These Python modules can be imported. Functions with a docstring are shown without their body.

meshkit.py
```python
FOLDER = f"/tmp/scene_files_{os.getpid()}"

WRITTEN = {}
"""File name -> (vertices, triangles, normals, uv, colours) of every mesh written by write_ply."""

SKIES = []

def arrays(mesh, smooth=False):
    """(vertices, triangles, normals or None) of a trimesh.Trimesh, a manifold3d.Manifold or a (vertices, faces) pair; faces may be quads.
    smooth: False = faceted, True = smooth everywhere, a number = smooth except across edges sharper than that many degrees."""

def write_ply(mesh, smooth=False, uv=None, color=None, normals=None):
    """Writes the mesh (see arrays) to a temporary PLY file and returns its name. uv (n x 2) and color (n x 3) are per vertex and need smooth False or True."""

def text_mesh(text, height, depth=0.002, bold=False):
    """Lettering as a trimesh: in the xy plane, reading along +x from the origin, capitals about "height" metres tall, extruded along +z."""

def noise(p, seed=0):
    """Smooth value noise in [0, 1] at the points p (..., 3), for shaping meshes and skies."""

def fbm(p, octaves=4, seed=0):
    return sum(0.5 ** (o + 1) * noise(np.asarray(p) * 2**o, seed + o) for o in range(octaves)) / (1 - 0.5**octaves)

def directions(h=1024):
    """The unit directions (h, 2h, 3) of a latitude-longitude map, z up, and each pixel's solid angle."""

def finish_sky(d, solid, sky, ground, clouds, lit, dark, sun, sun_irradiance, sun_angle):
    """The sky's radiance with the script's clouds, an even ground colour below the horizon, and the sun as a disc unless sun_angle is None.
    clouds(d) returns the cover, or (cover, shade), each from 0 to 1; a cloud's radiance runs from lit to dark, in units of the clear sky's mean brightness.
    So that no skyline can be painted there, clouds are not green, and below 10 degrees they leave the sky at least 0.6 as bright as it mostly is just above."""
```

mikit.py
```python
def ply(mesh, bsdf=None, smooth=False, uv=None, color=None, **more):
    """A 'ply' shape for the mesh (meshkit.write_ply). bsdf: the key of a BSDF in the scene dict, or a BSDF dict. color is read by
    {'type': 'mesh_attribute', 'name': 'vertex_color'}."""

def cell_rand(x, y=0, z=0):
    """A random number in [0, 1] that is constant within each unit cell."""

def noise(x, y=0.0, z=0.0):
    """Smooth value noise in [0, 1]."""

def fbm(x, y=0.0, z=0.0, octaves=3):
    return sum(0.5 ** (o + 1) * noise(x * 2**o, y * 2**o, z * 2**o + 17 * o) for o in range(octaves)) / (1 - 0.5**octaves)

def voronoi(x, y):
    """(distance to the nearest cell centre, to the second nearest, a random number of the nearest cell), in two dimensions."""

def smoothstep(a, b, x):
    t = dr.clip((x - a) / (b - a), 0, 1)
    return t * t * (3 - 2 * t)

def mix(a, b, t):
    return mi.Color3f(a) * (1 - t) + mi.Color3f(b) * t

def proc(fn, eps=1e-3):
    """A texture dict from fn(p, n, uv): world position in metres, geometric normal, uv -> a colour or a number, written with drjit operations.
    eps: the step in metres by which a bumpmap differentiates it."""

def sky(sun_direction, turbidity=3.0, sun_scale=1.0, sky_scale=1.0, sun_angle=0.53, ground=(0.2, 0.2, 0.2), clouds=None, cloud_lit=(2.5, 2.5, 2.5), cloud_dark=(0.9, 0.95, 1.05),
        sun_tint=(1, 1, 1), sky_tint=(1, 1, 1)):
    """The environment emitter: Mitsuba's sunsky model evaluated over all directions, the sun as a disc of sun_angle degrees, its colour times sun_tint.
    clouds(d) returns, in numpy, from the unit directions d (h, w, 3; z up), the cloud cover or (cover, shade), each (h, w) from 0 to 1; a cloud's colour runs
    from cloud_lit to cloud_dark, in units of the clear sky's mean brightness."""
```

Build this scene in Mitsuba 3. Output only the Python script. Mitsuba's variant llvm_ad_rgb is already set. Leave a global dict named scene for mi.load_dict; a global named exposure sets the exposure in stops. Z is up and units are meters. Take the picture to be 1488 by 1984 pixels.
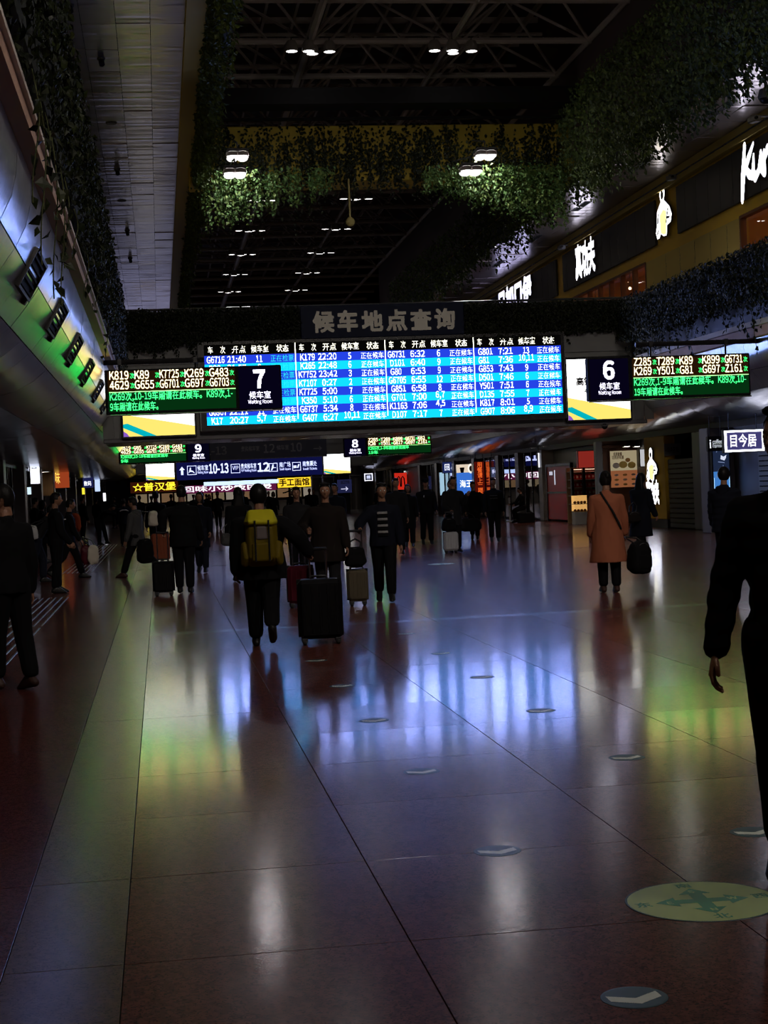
import math, random, glob
import numpy as np, trimesh, mitsuba as mi, drjit as dr
import mikit, meshkit
from mikit import proc, noise, fbm, cell_rand, smoothstep, mix
from manifold3d import Manifold, Mesh, CrossSection

# ------------------------------------------------------------------ camera, light level
exposure = 0.0
EYE = np.array([0.0, 0.0, 1.65])
FOCAL, CX, CY = 3058.0, 744.0, 992.0                       # in pixels of the 1488 x 1984 frame
V1 = np.array([310 - CX, 965 - CY, FOCAL]); V1 /= np.linalg.norm(V1)      # the hall's axis (+y) in camera space (x right, y down)
V2 = np.array([22360 - CX, 20 - CY, FOCAL]); V2 -= V1 * (V1 @ V2); V2 /= np.linalg.norm(V2)   # across the hall (+x)
V3 = np.cross(V1, V2); V3 = -V3 if V3[1] > 0 else V3       # up
RC = np.stack([V2, V1, V3], 1)
T = mi.ScalarTransform4f
scene = {'type': 'scene'}
labels = {}
scene['camera'] = {'type': 'perspective', 'fov': 2 * math.degrees(math.atan(744 / FOCAL)), 'fov_axis': 'x', 'near_clip': 0.1, 'far_clip': 400.0,
                   'to_world': T().look_at(origin=EYE.tolist(), target=(EYE + RC[2]).tolist(), up=(-RC[1]).tolist())}
LAMP = 8.5            # radiance of the high roof lamps
LED = 1.28            # scale of all LED screens
FLOOD = 48.0          # radiance of the flood lamps on the yellow beam
REAR_FILL = 360.0    # radiance of fill lamps added unseen above the camera, tilted into the hall
BACKLIT = 1.0         # scale of back-lit signs


def at(px, py, Y):
    """The point of the plane y = Y that the photograph shows at a pixel."""
    d = RC.T @ np.array([px - CX, py - CY, FOCAL])
    return EYE + d * (Y / d[1])


# ------------------------------------------------------------------ bookkeeping of things and parts
used = set()


def numbered(name):
    k, n = name, 0
    while k in used:
        n += 1
        k = '%s_%03d' % (name, n)
    used.add(k)
    return k


def thing(name, label, cat=None, group=None, kind=None):
    k = numbered(name)
    d = {'label': label}
    if cat: d['category'] = cat
    if group: d['group'] = group
    if kind: d['kind'] = kind
    labels[k] = d
    return k


BLACK = {'type': 'diffuse', 'reflectance': {'type': 'rgb', 'value': [0.002, 0.002, 0.002]}}


def emitter(rgb, weight=1.0):
    return {'type': 'area', 'radiance': {'type': 'rgb', 'value': [float(c) for c in rgb]}, 'sampling_weight': float(weight)}


def shape(mesh, mat, smooth=False, emit=None, weight=1.0, tw=None, **kw):
    if isinstance(mesh, dict):
        d = dict(mesh)
    else:
        d = mikit.ply(mesh, mat, smooth=smooth, **kw)
    if emit is not None: d['emitter'] = emitter(emit, weight)
    if tw is not None: d['to_world'] = tw
    return d


def part(parent, name, mesh, mat='matte_black', smooth=False, emit=None, weight=1.0, tw=None, label=None, kind=None, **kw):
    k = numbered(parent + '__' + name)
    scene[k] = shape(mesh, mat if emit is None else 'unlit', smooth, emit, weight, tw, **kw)
    if label or kind:
        labels[k] = {a: b for a, b in (('label', label), ('kind', kind)) if b}
    return k


def solid(k, mesh, mat='matte_black', smooth=False, emit=None, weight=1.0, tw=None, **kw):
    """The thing's own single mesh."""
    scene[k] = shape(mesh, mat if emit is None else 'unlit', smooth, emit, weight, tw, **kw)
    return k


# ------------------------------------------------------------------ mesh helpers
def M3(V, F): return trimesh.Trimesh(np.asarray(V, float), np.asarray(F, int), process=False)


def cat(ms): return ms[0] if len(ms) == 1 else trimesh.util.concatenate(ms)


BF = np.array([[0, 2, 3], [0, 3, 1], [4, 5, 7], [4, 7, 6], [0, 1, 5], [0, 5, 4], [2, 6, 7], [2, 7, 3], [0, 4, 6], [0, 6, 2], [1, 3, 7], [1, 7, 5]])


def bx(x0, x1, y0, y1, z0, z1):
    V = [[x, y, z] for x in sorted((x0, x1)) for y in sorted((y0, y1)) for z in sorted((z0, z1))]
    return M3(V, np.array([[0, 1, 3], [0, 3, 2], [4, 6, 7], [4, 7, 5], [0, 4, 5], [0, 5, 1], [2, 3, 7], [2, 7, 6], [0, 2, 6], [0, 6, 4], [1, 5, 7], [1, 7, 3]]))


def cbx(x0, x1, y0, y1, z0, z1, c=0.01):
    """A box with chamfered edges."""
    P = []
    lo, hi = np.array([x0, y0, z0], float), np.array([x1, y1, z1], float)
    lo, hi = np.minimum(lo, hi), np.maximum(lo, hi)
    c = min(c, 0.45 * (hi - lo).min())
    for s in np.ndindex(2, 2, 2):
        for k in range(3):
            p = np.where(s, hi - c, lo + c); p[k] = hi[k] if s[k] else lo[k]
            P.append(p)
    return hullm(P)


def hullm(P):
    m = Manifold.hull_points(np.asarray(P, float)).to_mesh()
    return M3(m.vert_properties[:, :3], m.tri_verts)


def tube(pts, r, n=8, caps=True):
    p = np.asarray(pts, float); r = np.broadcast_to(np.asarray(r, float), (len(p),))
    t = np.gradient(p, axis=0); t /= np.linalg.norm(t, axis=1, keepdims=True) + 1e-12
    ref = np.array([0, 0, 1.0]) if abs(t[:, 2]).mean() < 0.9 else np.array([1.0, 0, 0])
    a = np.cross(t, ref); a /= np.linalg.norm(a, axis=1, keepdims=True) + 1e-12
    b = np.cross(t, a); th = np.arange(n) * 2 * np.pi / n
    V = (p[:, None] + r[:, None, None] * (np.cos(th)[None, :, None] * a[:, None] + np.sin(th)[None, :, None] * b[:, None])).reshape(-1, 3)
    F = []
    for i in range(len(p) - 1):
        for j in range(n):
            k = (j + 1) % n
            F += [[i * n + j, i * n + k, (i + 1) * n + k], [i * n + j, (i + 1) * n + k, (i + 1) * n + j]]
    if caps:
        V = np.vstack([V, p[:1], p[-1:]]); e = (len(p) - 1) * n
        for j in range(n):
            k = (j + 1) % n
            F += [[len(V) - 2, k, j], [len(V) - 1, e + j, e + k]]
    F = np.array(F)[:, ::-1]
    return M3(V, F)


def lathe(prof, n=16, c=(0, 0, 0)):
    """prof: (r, z) from bottom to top."""
    pr = np.asarray(prof, float); th = np.arange(n) * 2 * np.pi / n
    V = np.stack([pr[:, None, 0] * np.cos(th), pr[:, None, 0] * np.sin(th), np.repeat(pr[:, 1:2], n, 1)], -1).reshape(-1, 3) + np.array(c)
    F = []
    for i in range(len(pr) - 1):
        for j in range(n):
            k = (j + 1) % n
            F += [[i * n + j, i * n + k, (i + 1) * n + k], [i * n + j, (i + 1) * n + k, (i + 1) * n + j]]
    return M3(V, F)


def disc(r, n=24, flip=False):
    th = np.arange(n) * 2 * np.pi / n
    V = np.vstack([[[0, 0, 0]], np.stack([r * np.cos(th), r * np.sin(th), 0 * th], 1)])
    F = [[0, 1 + i, 1 + (i + 1) % n] for i in range(n)]
    F = np.array(F)
    return M3(V, F[:, ::-1] if flip else F)


def sphere(c, r, sub=2):
    m = trimesh.creation.icosphere(subdivisions=sub, radius=1.0)
    return M3(m.vertices * np.broadcast_to(r, 3) + np.array(c), m.faces)


def move(m, d): return M3(m.vertices + np.array(d, float), m.faces)


def rotz(m, deg, o=(0, 0, 0)):
    c, s = math.cos(math.radians(deg)), math.sin(math.radians(deg)); o = np.array(o, float)
    return M3((m.vertices - o) @ np.array([[c, s, 0], [-s, c, 0], [0, 0, 1]]) + o, m.faces)


def poly(pts, w=0.0):
    """A flat polygon in the (u, v) plane, as (u, v, w)."""
    from shapely.geometry import Polygon
    v, f = trimesh.creation.triangulate_polygon(Polygon(pts), engine='earcut')
    return M3(np.column_stack([v, np.full(len(v), w)]), f)


def front(m, o, face='y'):
    """Maps (u, v, w) drawings into the world: face 'y' looks to -y, 'R' is the right wall looking to -x, 'L' the left wall looking to +x, 'F' lies on the floor."""
    u, v, w = m.vertices.T
    A = {'y': (u, -w, v), 'R': (-w, -u, v), 'L': (w, u, v), 'F': (u, v, w)}[face]
    return M3(np.stack(A, 1) + np.array(o, float), m.faces)


_font = {}


def font(size):
    from PIL import ImageFont
    if size not in _font:
        f = glob.glob('/opt/blender-*/*/datafiles/fonts/Noto Sans CJK*') or glob.glob('/opt/blender-*/*/datafiles/fonts/Inter.woff2')
        _font[size] = ImageFont.truetype(f[0], size)
    return _font[size]


_text = {}


def text(s, h, bold=1, w=0.006, width=None, anchor='l'):
    """Lettering as a flat (u, v, w) drawing: full character height h, the line's bottom at v = 0; width squeezes or stretches it."""
    if (s, bold) not in _text:
        from PIL import Image, ImageDraw
        from shapely import box, union_all
        S = 48
        f = font(S)
        x0, y0, x1, y1 = f.getbbox(s, anchor='ls', stroke_width=bold)
        im = Image.new('L', (x1 - x0 + 8, S + 24))
        ImageDraw.Draw(im).text((4 - x0, S + 4), s, 255, f, anchor='ls', stroke_width=bold)
        on = np.pad(np.asarray(im) > 127, ((0, 0), (1, 1))).astype(np.int8)
        rows, a = np.nonzero(np.diff(on, axis=1) == 1)
        b = np.nonzero(np.diff(on, axis=1) == -1)[1]
        g = union_all(box(a, -rows - 1, b, -rows)).buffer(0.5).buffer(-0.5).simplify(0.75)
        ms = []
        for q in getattr(g, 'geoms', [g]):
            v, fc = trimesh.creation.triangulate_polygon(q, engine='earcut')
            ms.append(M3(np.column_stack([v, np.zeros(len(v))]), fc))
        m = cat(ms); m.vertices[:, 1] -= m.vertices[:, 1].min(); m.vertices[:, 0] -= m.vertices[:, 0].min()
        cjk = any(ord(ch) > 0x2e80 for ch in s)
        _text[(s, bold)] = (m.vertices / (44.0 if cjk else 37.0), m.faces, m.vertices[:, 0].max() / (44.0 if cjk else 37.0))
    V, F, wd = _text[(s, bold)]
    V = V.copy() * h; wd = wd * h
    if width: V[:, 0] *= width / wd; wd = width
    V[:, 0] -= {'l': 0, 'c': wd / 2, 'r': wd}[anchor]
    V[:, 2] = w
    return M3(V, F)


def off(m, du, dv): return move(m, (du, dv, 0))


def rect(u0, u1, v0, v1, w=0.0): return M3([[u0, v0, w], [u1, v0, w], [u1, v1, w], [u0, v1, w]], [[0, 1, 2], [0, 2, 3]])


# ------------------------------------------------------------------ materials
def pr(base, rough=0.6, metal=0.0, spec=0.5, **kw):
    b = base if isinstance(base, dict) else {'type': 'rgb', 'value': list(base)}
    r = rough if isinstance(rough, dict) else float(rough)
    return {'type': 'twosided', 'bsdf': {'type': 'principled', 'base_color': b, 'roughness': r, 'metallic': float(metal), 'specular': float(spec), **kw}}


MAT = {
    'matte_black': ((.012, .012, .013), .7), 'satin_black': ((.015, .015, .017), .35), 'rubber': ((.02, .02, .02), .8),
    'grey_paint': ((.22, .22, .23), .5), 'pale_paint': ((.5, .5, .5), .5), 'dark_grey': ((.06, .06, .065), .5), 'navy_panel': ((.012, .016, .05), .4),
    'sign_navy': ((.010, .016, .045), .5), 'letter_grey': ((.92, .91, .80), .5), 'panel_pale': ((.30, .31, .30), .45), 'white_paint': ((.7, .7, .7), .5),
    'yellow_paint': ((.60, .45, .05), .55), 'ochre_wall': ((.58, .44, .12), .6), 'ochre_frame': ((.70, .45, .035), .5), 'board_dark': ((.05, .05, .055), .45),
    'brown_wood': ((.16, .06, .025), .45), 'warm_wall': ((.55, .32, .14), .6), 'red_panel': ((.5, .02, .015), .35), 'red_fabric': ((.45, .04, .03), .7),
    'shutter': ((.16, .17, .15), .5), 'pillar_stone': ((.22, .20, .19), .35), 'copper_ledge': ((.42, .25, .17), .5), 'cream_ledge': ((.6, .55, .5), .45),
    'tube_paint': ((.42, .36, .33), .55), 'deck_paint': ((.05, .03, .03), .7), 'lamp_housing': ((.25, .22, .2), .5),
    'planter': ((.03, .035, .03), .7), 'stem': ((.05, .06, .02), .7), 'brass_ball': ((.5, .42, .15), .4),
    'skin': ((.26, .13, .08), .5), 'hair_black': ((.008, .007, .007), .45), 'eye_white': ((.6, .6, .58), .3),
    'cloth_black': ((.005, .005, .006), .9), 'cloth_navy': ((.006, .007, .013), .9), 'cloth_charcoal': ((.014, .014, .016), .9), 'cloth_grey': ((.06, .06, .062), .9),
    'cloth_brown': ((.012, .009, .008), .9), 'coat_peach': ((.30, .098, .052), .85), 'cloth_white': ((.5, .5, .52), .8), 'cloth_jean': ((.010, .012, .022), .9),
    'shoe_black': ((.01, .01, .01), .4), 'boot_brown': ((.04, .016, .011), .55), 'cream_bag': ((.55, .5, .42), .8), 'pack_yellow': ((.105, .072, .003), .6), 'pack_lid': ((.46, .42, .015), .5),
    'pack_mesh': ((.12, .10, .10), .8), 'case_black': ((.006, .006, .007), .45), 'case_red': ((.07, .006, .014), .4), 'case_brown': ((.28, .07, .03), .45), 'case_beige': ((.09, .075, .05), .4),
    'case_silver': ((.45, .46, .5), .35), 'orange_bag': ((.65, .10, .02), .6), 'sticker_teal': ((.010, .042, .052), .4), 'sticker_white': ((.55, .58, .52), .35), 'sticker_lime': ((.36, .46, .17), .4),
    'sticker_green': ((.02, .20, .10), .35), 'counter_white': ((.6, .58, .52), .4), 'bread': ((.5, .25, .08), .7), 'food_yellow': ((.65, .45, .12), .6), 'stainless': ((.5, .5, .52), .3),
}
for k, v in MAT.items(): scene[k] = pr(*v, spec=.12 if k.startswith(('cloth', 'coat', 'hair', 'pack', 'sign_navy', 'case', 'matte')) else .4)
scene['unlit'] = BLACK
scene['chrome'] = pr((.7, .7, .72), .2, 1.0)
scene['rib_steel'] = pr((.75, .75, .74), .28, 1.0)
scene['leaf'] = {'type': 'twosided', 'bsdf': {'type': 'principled', 'base_color': {'type': 'mesh_attribute', 'name': 'vertex_color'}, 'roughness': 0.5, 'specular': 0.25}}
scene['glass'] = {'type': 'thindielectric'}


def brushed(tint, lo, hi):
    """Sheet metal with a grain along y and faint waves left from rolling."""
    def f(p, n, uv):
        g = noise(p.x * 3.0, p.y * 60.0, p.z * 3.0)
        return mix([c * lo for c in tint], [c * hi for c in tint], 0.5 * g + 0.5 * fbm(p.x * 1.3, p.y * 1.3, p.z * 1.3))
    return f


def waves(p, n, uv): return 0.016 * noise(p.x * 0.9, p.y * 5.0, p.z * 0.9) + 0.0012 * noise(p.x * 8.0, p.y * 22.0, p.z * 8.0)


def soft_waves(p, n, uv): return 0.004 * noise(p.x * 1.2, p.y * 1.6, p.z * 1.2) + 0.0006 * noise(p.x * 9.0, p.y * 14.0, p.z * 9.0)


scene['soffit_metal'] = {'type': 'bumpmap', 'arbitrary': proc(waves, 0.01), 'scale': 1.0,
                         'bsdf': {'type': 'principled', 'base_color': proc(brushed((.54, .47, .47), .8, 1.05)), 'metallic': 0.9, 'roughness': 0.23, 'specular': 0.5}}
scene['soffit_metal'] = {'type': 'twosided', 'bsdf': scene['soffit_metal']}
scene['fascia_metal'] = {'type': 'twosided', 'bsdf': {'type': 'bumpmap', 'arbitrary': proc(soft_waves, 0.01), 'scale': 1.0,
                         'bsdf': {'type': 'principled', 'base_color': proc(brushed((.55, .55, .57), .8, 1.05)), 'metallic': 0.85, 'roughness': 0.21, 'specular': 0.5}}}


def granite(a, b, c):
    def f(p, n, uv):
        s = noise(p.x * 170.0, p.y * 170.0)
        t = noise(p.x * 60.0 + 9.0, p.y * 60.0)
        m = fbm(p.x * 0.8, p.y * 0.8)
        col = mix(a, b, smoothstep(0.35, 0.7, t))
        col = mix(col, c, smoothstep(0.62, 0.8, s))
        return col * (0.85 + 0.3 * m)
    return f


def orange_peel(p, n, uv): return 0.00009 * noise(p.x * 75.0, p.y * 75.0) + 0.00008 * noise(p.x * 27.0, p.y * 27.0 + 5.0)


def stone(fn, rough, dull, spec, relief=1.0, share=0.15):
    """Polished stone whose hard grains shine like glass and whose softer grains are duller."""
    one = lambda r: {'type': 'principled', 'base_color': proc(fn), 'roughness': r, 'specular': spec}
    return {'type': 'twosided', 'bsdf': {'type': 'bumpmap', 'arbitrary': proc(orange_peel, 0.002), 'scale': relief,
            'bsdf': {'type': 'blendbsdf', 'weight': share, 'bsdf_0': one(rough), 'bsdf_1': one(dull)}}}


pink = granite((.125, .036, .026), (.080, .022, .016), (.020, .008, .007))
redd = granite((.080, .020, .016), (.056, .014, .012), (.018, .008, .007))
pale = granite((.10, .055, .034), (.078, .042, .026), (.032, .02, .014))
scene['tile_pink'] = stone(pink, 0.105, 0.23, 0.55, 1.0, 0.36)
scene['tile_pink_worn'] = stone(pink, 0.145, 0.34, 0.34, 1.5)
scene['tile_red'] = stone(redd, 0.13, 0.28, 0.3)
scene['tile_band'] = stone(pale, 0.20, 0.34, 0.3)
rng = np.random.default_rng(7)
XL, XR = -1.0, 13.8                       # the faces of the two balcony parapets
WL, WR, UP = -5.0, 16.0, 20.2             # shop fronts left and right, upper shop front on the right
ZC = 13.4                                 # the high soffits

# ------------------------------------------------------------------ floor: granite tiles, one by one as far as they can be told apart
fl = thing('floor', 'polished granite floor of the hall with pinkish tiles, a pale band and darker red borders', kind='structure')
solid(fl, bx(-9, 24, -12, 130, -0.2, -0.014), 'rubber')
xs = [-5.4, -4.3, -3.06, -1.84, -0.62, -0.2, 0.83, 2.05, 3.27, 4.49, 5.71, 6.93, 8.15, 9.37, 10.6, 11.8]
ys = [3.13, 4.40, 5.665, 6.94, 8.22, 9.47, 10.70, 11.95, 13.2, 14.42, 15.68, 16.95, 18.2, 19.17, 19.47] + [19.47 + 1.262 * k for k in range(1, 8)]
tiles = {}
for i in range(len(xs) - 1):
    for j in range(len(ys) - 1):
        x0, x1, y0, y1 = xs[i], xs[i + 1], ys[j], ys[j + 1]
        if x0 > 0.40 * y1 + 0.6 or x1 < -0.12 * y1 - 0.3: continue
        m = 'tile_red' if x1 <= -0.6 else 'tile_band' if (x1 <= -0.19 or y0 == 19.17) else 'tile_pink_worn' if (rng.random() < 0.04 or y1 < 8.3) else 'tile_pink'
        g = 0.0022
        part(fl, 'tile', cbx(x0 + g, x1 - g, y0 + g, y1 - g, -0.012, 0.0006 * (rng.random() - 0.5), 0.0008), m)
far0 = ys[-1]
part(fl, 'slab', bx(-9, -0.62, far0 + .004, 130, -0.012, 0), 'tile_red')
part(fl, 'slab', bx(-0.615, -0.2, far0 + .004, 130, -0.012, 0), 'tile_band')
part(fl, 'slab', bx(-0.195, 24, far0 + .004, 130, -0.012, 0), 'tile_pink')
part(fl, 'slab', bx(-9, xs[0], -12, far0, -0.012, 0), 'tile_red')
part(fl, 'slab', bx(xs[-1], 24, -12, far0, -0.012, 0), 'tile_pink')
part(fl, 'slab', bx(xs[0], xs[-1], -12, ys[0] - .002, -0.012, 0), 'tile_pink')
for y in (37.2, 47.0, 58.0, 70.0):        # the pale bands farther off
    part(fl, 'pale_band', bx(-5, 15.9, y, y + 0.3, -0.01, 0.0015), 'tile_band')
# corners of the tiled field that the camera never sees but neighbours might
for i in range(len(xs) - 1):
    run = [ys[j] for j in range(len(ys) - 1) if xs[i] > 0.40 * ys[j + 1] + 0.6 or xs[i + 1] < -0.12 * ys[j + 1] - 0.3]
    if run:
        e = ys[ys.index(max(run)) + 1]
        part(fl, 'slab', bx(xs[i], xs[i + 1], ys[0], e, -0.012, -0.0005), 'tile_red' if xs[i + 1] < -.6 else 'tile_pink')

# ------------------------------------------------------------------ tactile strips of steel ribs on the left
for n, (y0, y1) in enumerate(((13.2, 21.3), (21.6, 27.9), (37.0, 59.5))):
    lab = ['nearest strip of steel tactile ribs beside the leg of the leftmost man', 'strip of steel tactile ribs at the feet of the standing man in black', 'far strip of steel tactile ribs beyond the shopping bags'][n]
    t = thing('tactile_strip', lab, 'tactile paving', 'steel tactile ribs on the left of the floor')
    for k in range(7):
        x = -2.30 + k * 0.108
        part(t, 'rib', cbx(x - .014, x + .014, y0, y1, 0.0, 0.006, .004), 'rib_steel')

FLOOR_ID = fl
# ------------------------------------------------------------------ round stickers with chevrons
stick = [(1.42, 4.84), (1.43, 6.94), (2.63, 6.93), (1.43, 9.02), (2.66, 9.02), (1.44, 11.14), (2.65, 11.10), (1.45, 13.23), (2.66, 13.25), (2.68, 15.33), (1.44, 15.33), (2.68, 17.60)]
words = ['nearest teal arrow sticker on the floor at the bottom edge, below the big compass sticker', 'teal arrow sticker on the bluish tiles left of the big compass sticker', 'teal arrow sticker at the right edge above the big compass sticker',
         'pale arrow sticker on the blue reflections, fourth from the front in the left row', 'pale arrow sticker on the floor right of the blue reflections, third of the right row',
         'arrow sticker on the blue reflections below the big black suitcase, fifth of the left row', 'arrow sticker in the reflection of the peach coat, fourth of the right row',
         'thin arrow sticker at the end of the dark reflection of the big black suitcase', 'thin arrow sticker on the blue reflections, fifth of the right row', 'dark rimmed arrow sticker on the floor right of the striped jumper man\'s reflection',
         'small sticker just in front of the wheels of the big black suitcase', 'small sticker in front of the man in the striped jumper, farthest of its row']
for (x, y), lab in zip(stick, words):
    t = thing('floor_sticker', lab, 'floor sticker', 'round arrow stickers on the floor')
    part(t, 'disc', lathe([(0, 0.0016), (.100, 0.0016), (.107, 0.0012), (.108, 0)][::-1], 28, (x, y, 0)), 'sticker_teal')
    ch = poly([(-.085, .035), (0, -.012), (.085, .035), (.085, -.02), (0, -.068), (-.085, -.02)])
    part(t, 'chevron', front(rotz(ch, 4), (x, y, .0022), 'F'), 'sticker_white')
for cx, cy, lab in ((2.01, 5.87, 'big lime green round floor sticker with a dark green four-way arrow and compass letters'), (5.83, 32.9, 'pale compass sticker far off on the floor, below the silver suitcase')):
  t = thing('compass_sticker', lab, 'floor sticker')
  part(t, 'disc', lathe([(0, 0.0016), (.282, 0.0016), (.290, 0.0012), (.292, 0)][::-1], 48, (cx, cy, 0)), 'sticker_lime')
  part(t, 'rim', lathe([(.289, 0.0020), (.296, 0.0020), (.298, 0)][::-1], 48, (cx, cy, 0)), 'sticker_teal')
  ar = [(.028, .028), (.028, .10), (.065, .10), (0, .185), (-.065, .10), (-.028, .10)]
  arm = []
  for q in range(4):
      c, s = round(math.cos(q * math.pi / 2)), round(math.sin(q * math.pi / 2))
      arm += [(c * u - s * v, s * u + c * v) for u, v in ar]
  part(t, 'four_way_arrow', front(rotz(poly(arm), -3), (cx, cy, .0023), 'F'), 'sticker_green')
  for ch, (u, v) in (('南', (0, .2)), ('北', (0, -.255)), ('东', (-.235, -.03)), ('西', (.235, -.03))):
      part(t, 'letter', front(off(text(ch, .062, 1, 0, anchor='c'), u, v), (cx, cy, .0023), 'F'), 'sticker_green')
  for ch, (u, v) in (('S', (0, .115)), ('N', (0, -.15)), ('E', (-.13, -.018)), ('W', (.12, -.018))):
      part(t, 'letter', front(off(text(ch, .035, 1, 0, anchor='c'), u, v), (cx, cy, .0029), 'F'), 'sticker_lime')

# ------------------------------------------------------------------ balcony fascias of curved metal panels
PROF = [(-1.08, 4.78), (-1.10, 4.52), (-1.15, 4.31), (-1.26, 4.10), (-1.42, 3.88), (-1.60, 3.66), (-1.82, 3.48), (-2.1, 3.34), (-2.5, 3.24), (-3.1, 3.15), (-4.0, 3.08), (-5.0, 3.04)]
BANDS = [(0, 3), (3, 5), (5, 8), (8, 11)]


def mirror(x): return 12.8 - x


def arc(y0, y1, lo, hi, right, gap=0.006, out=0.0):
    P = np.array(PROF[lo:hi + 1], float)
    d = np.diff(P, axis=0); ln = np.linalg.norm(d, axis=1, keepdims=True)
    P[0] += d[0] / ln[0] * gap; P[-1] -= d[-1] / ln[-1] * gap
    t = np.gradient(P, axis=0); t /= np.linalg.norm(t, axis=1, keepdims=True)
    nrm = np.stack([-t[:, 1], t[:, 0]], 1)          # pointing out into the hall
    A, B = P + nrm * out, P + nrm * (out - 0.012)
    V, F, k = [], [], len(P)
    for yy in (y0 + gap, y1 - gap):
        for Q in (A, B):
            for x, z in Q: V.append((mirror(x) if right and x > -4.99 else min(mirror(x), WR + 1.7) if right else x, yy, z))
    for i in range(k - 1):
        F += [[i, i + 1, 2 * k + i + 1], [i, 2 * k + i + 1, 2 * k + i]]
    for a, b in ((0, 2 * k), ):
        for i in (0, k - 1):
            F += [[i, i + k, 2 * k + i + k], [i, 3 * k + i, 2 * k + i]]
    for i in range(k - 1):
        F += [[i, i + 1, k + i + 1], [i, k + i + 1, k + i], [2 * k + i, 2 * k + i + 1, 3 * k + i + 1], [2 * k + i, 3 * k + i + 1, 3 * k + i]]
    return M3(V, F)


def fascia(right, y0, y1, L, lab):
    t = thing('balcony_fascia', lab, 'balcony front')
    part(t, 'backing', arc(y0, y1, 0, len(PROF) - 1, right, 0.0, -0.03), 'matte_black', smooth=40)
    n = max(1, round((y1 - y0) / L))
    e = np.linspace(y0, y1, n + 1)
    for j in range(n):
        for lo, hi in BANDS:
            m = arc(e[j], e[j + 1], lo, hi, right, 0.006, 0.004 * (rng.random() - 0.5))
            part(t, 'panel', m, 'fascia_metal', smooth=35)
    return t


fascia(False, 11.0, 45.0, 1.45, 'curved brushed metal balcony front on the left, nearest the camera, with dark air grilles')
fascia(False, 45.0, 124.0, 3.0, 'curved brushed metal balcony front on the left beyond the footbridge')
fascia(True, 30.0, 45.0, 1.45, 'curved metal balcony front on the right behind the sign of waiting room 6')
fascia(True, 45.0, 124.0, 3.0, 'curved metal balcony front on the right beyond the footbridge')

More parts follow.
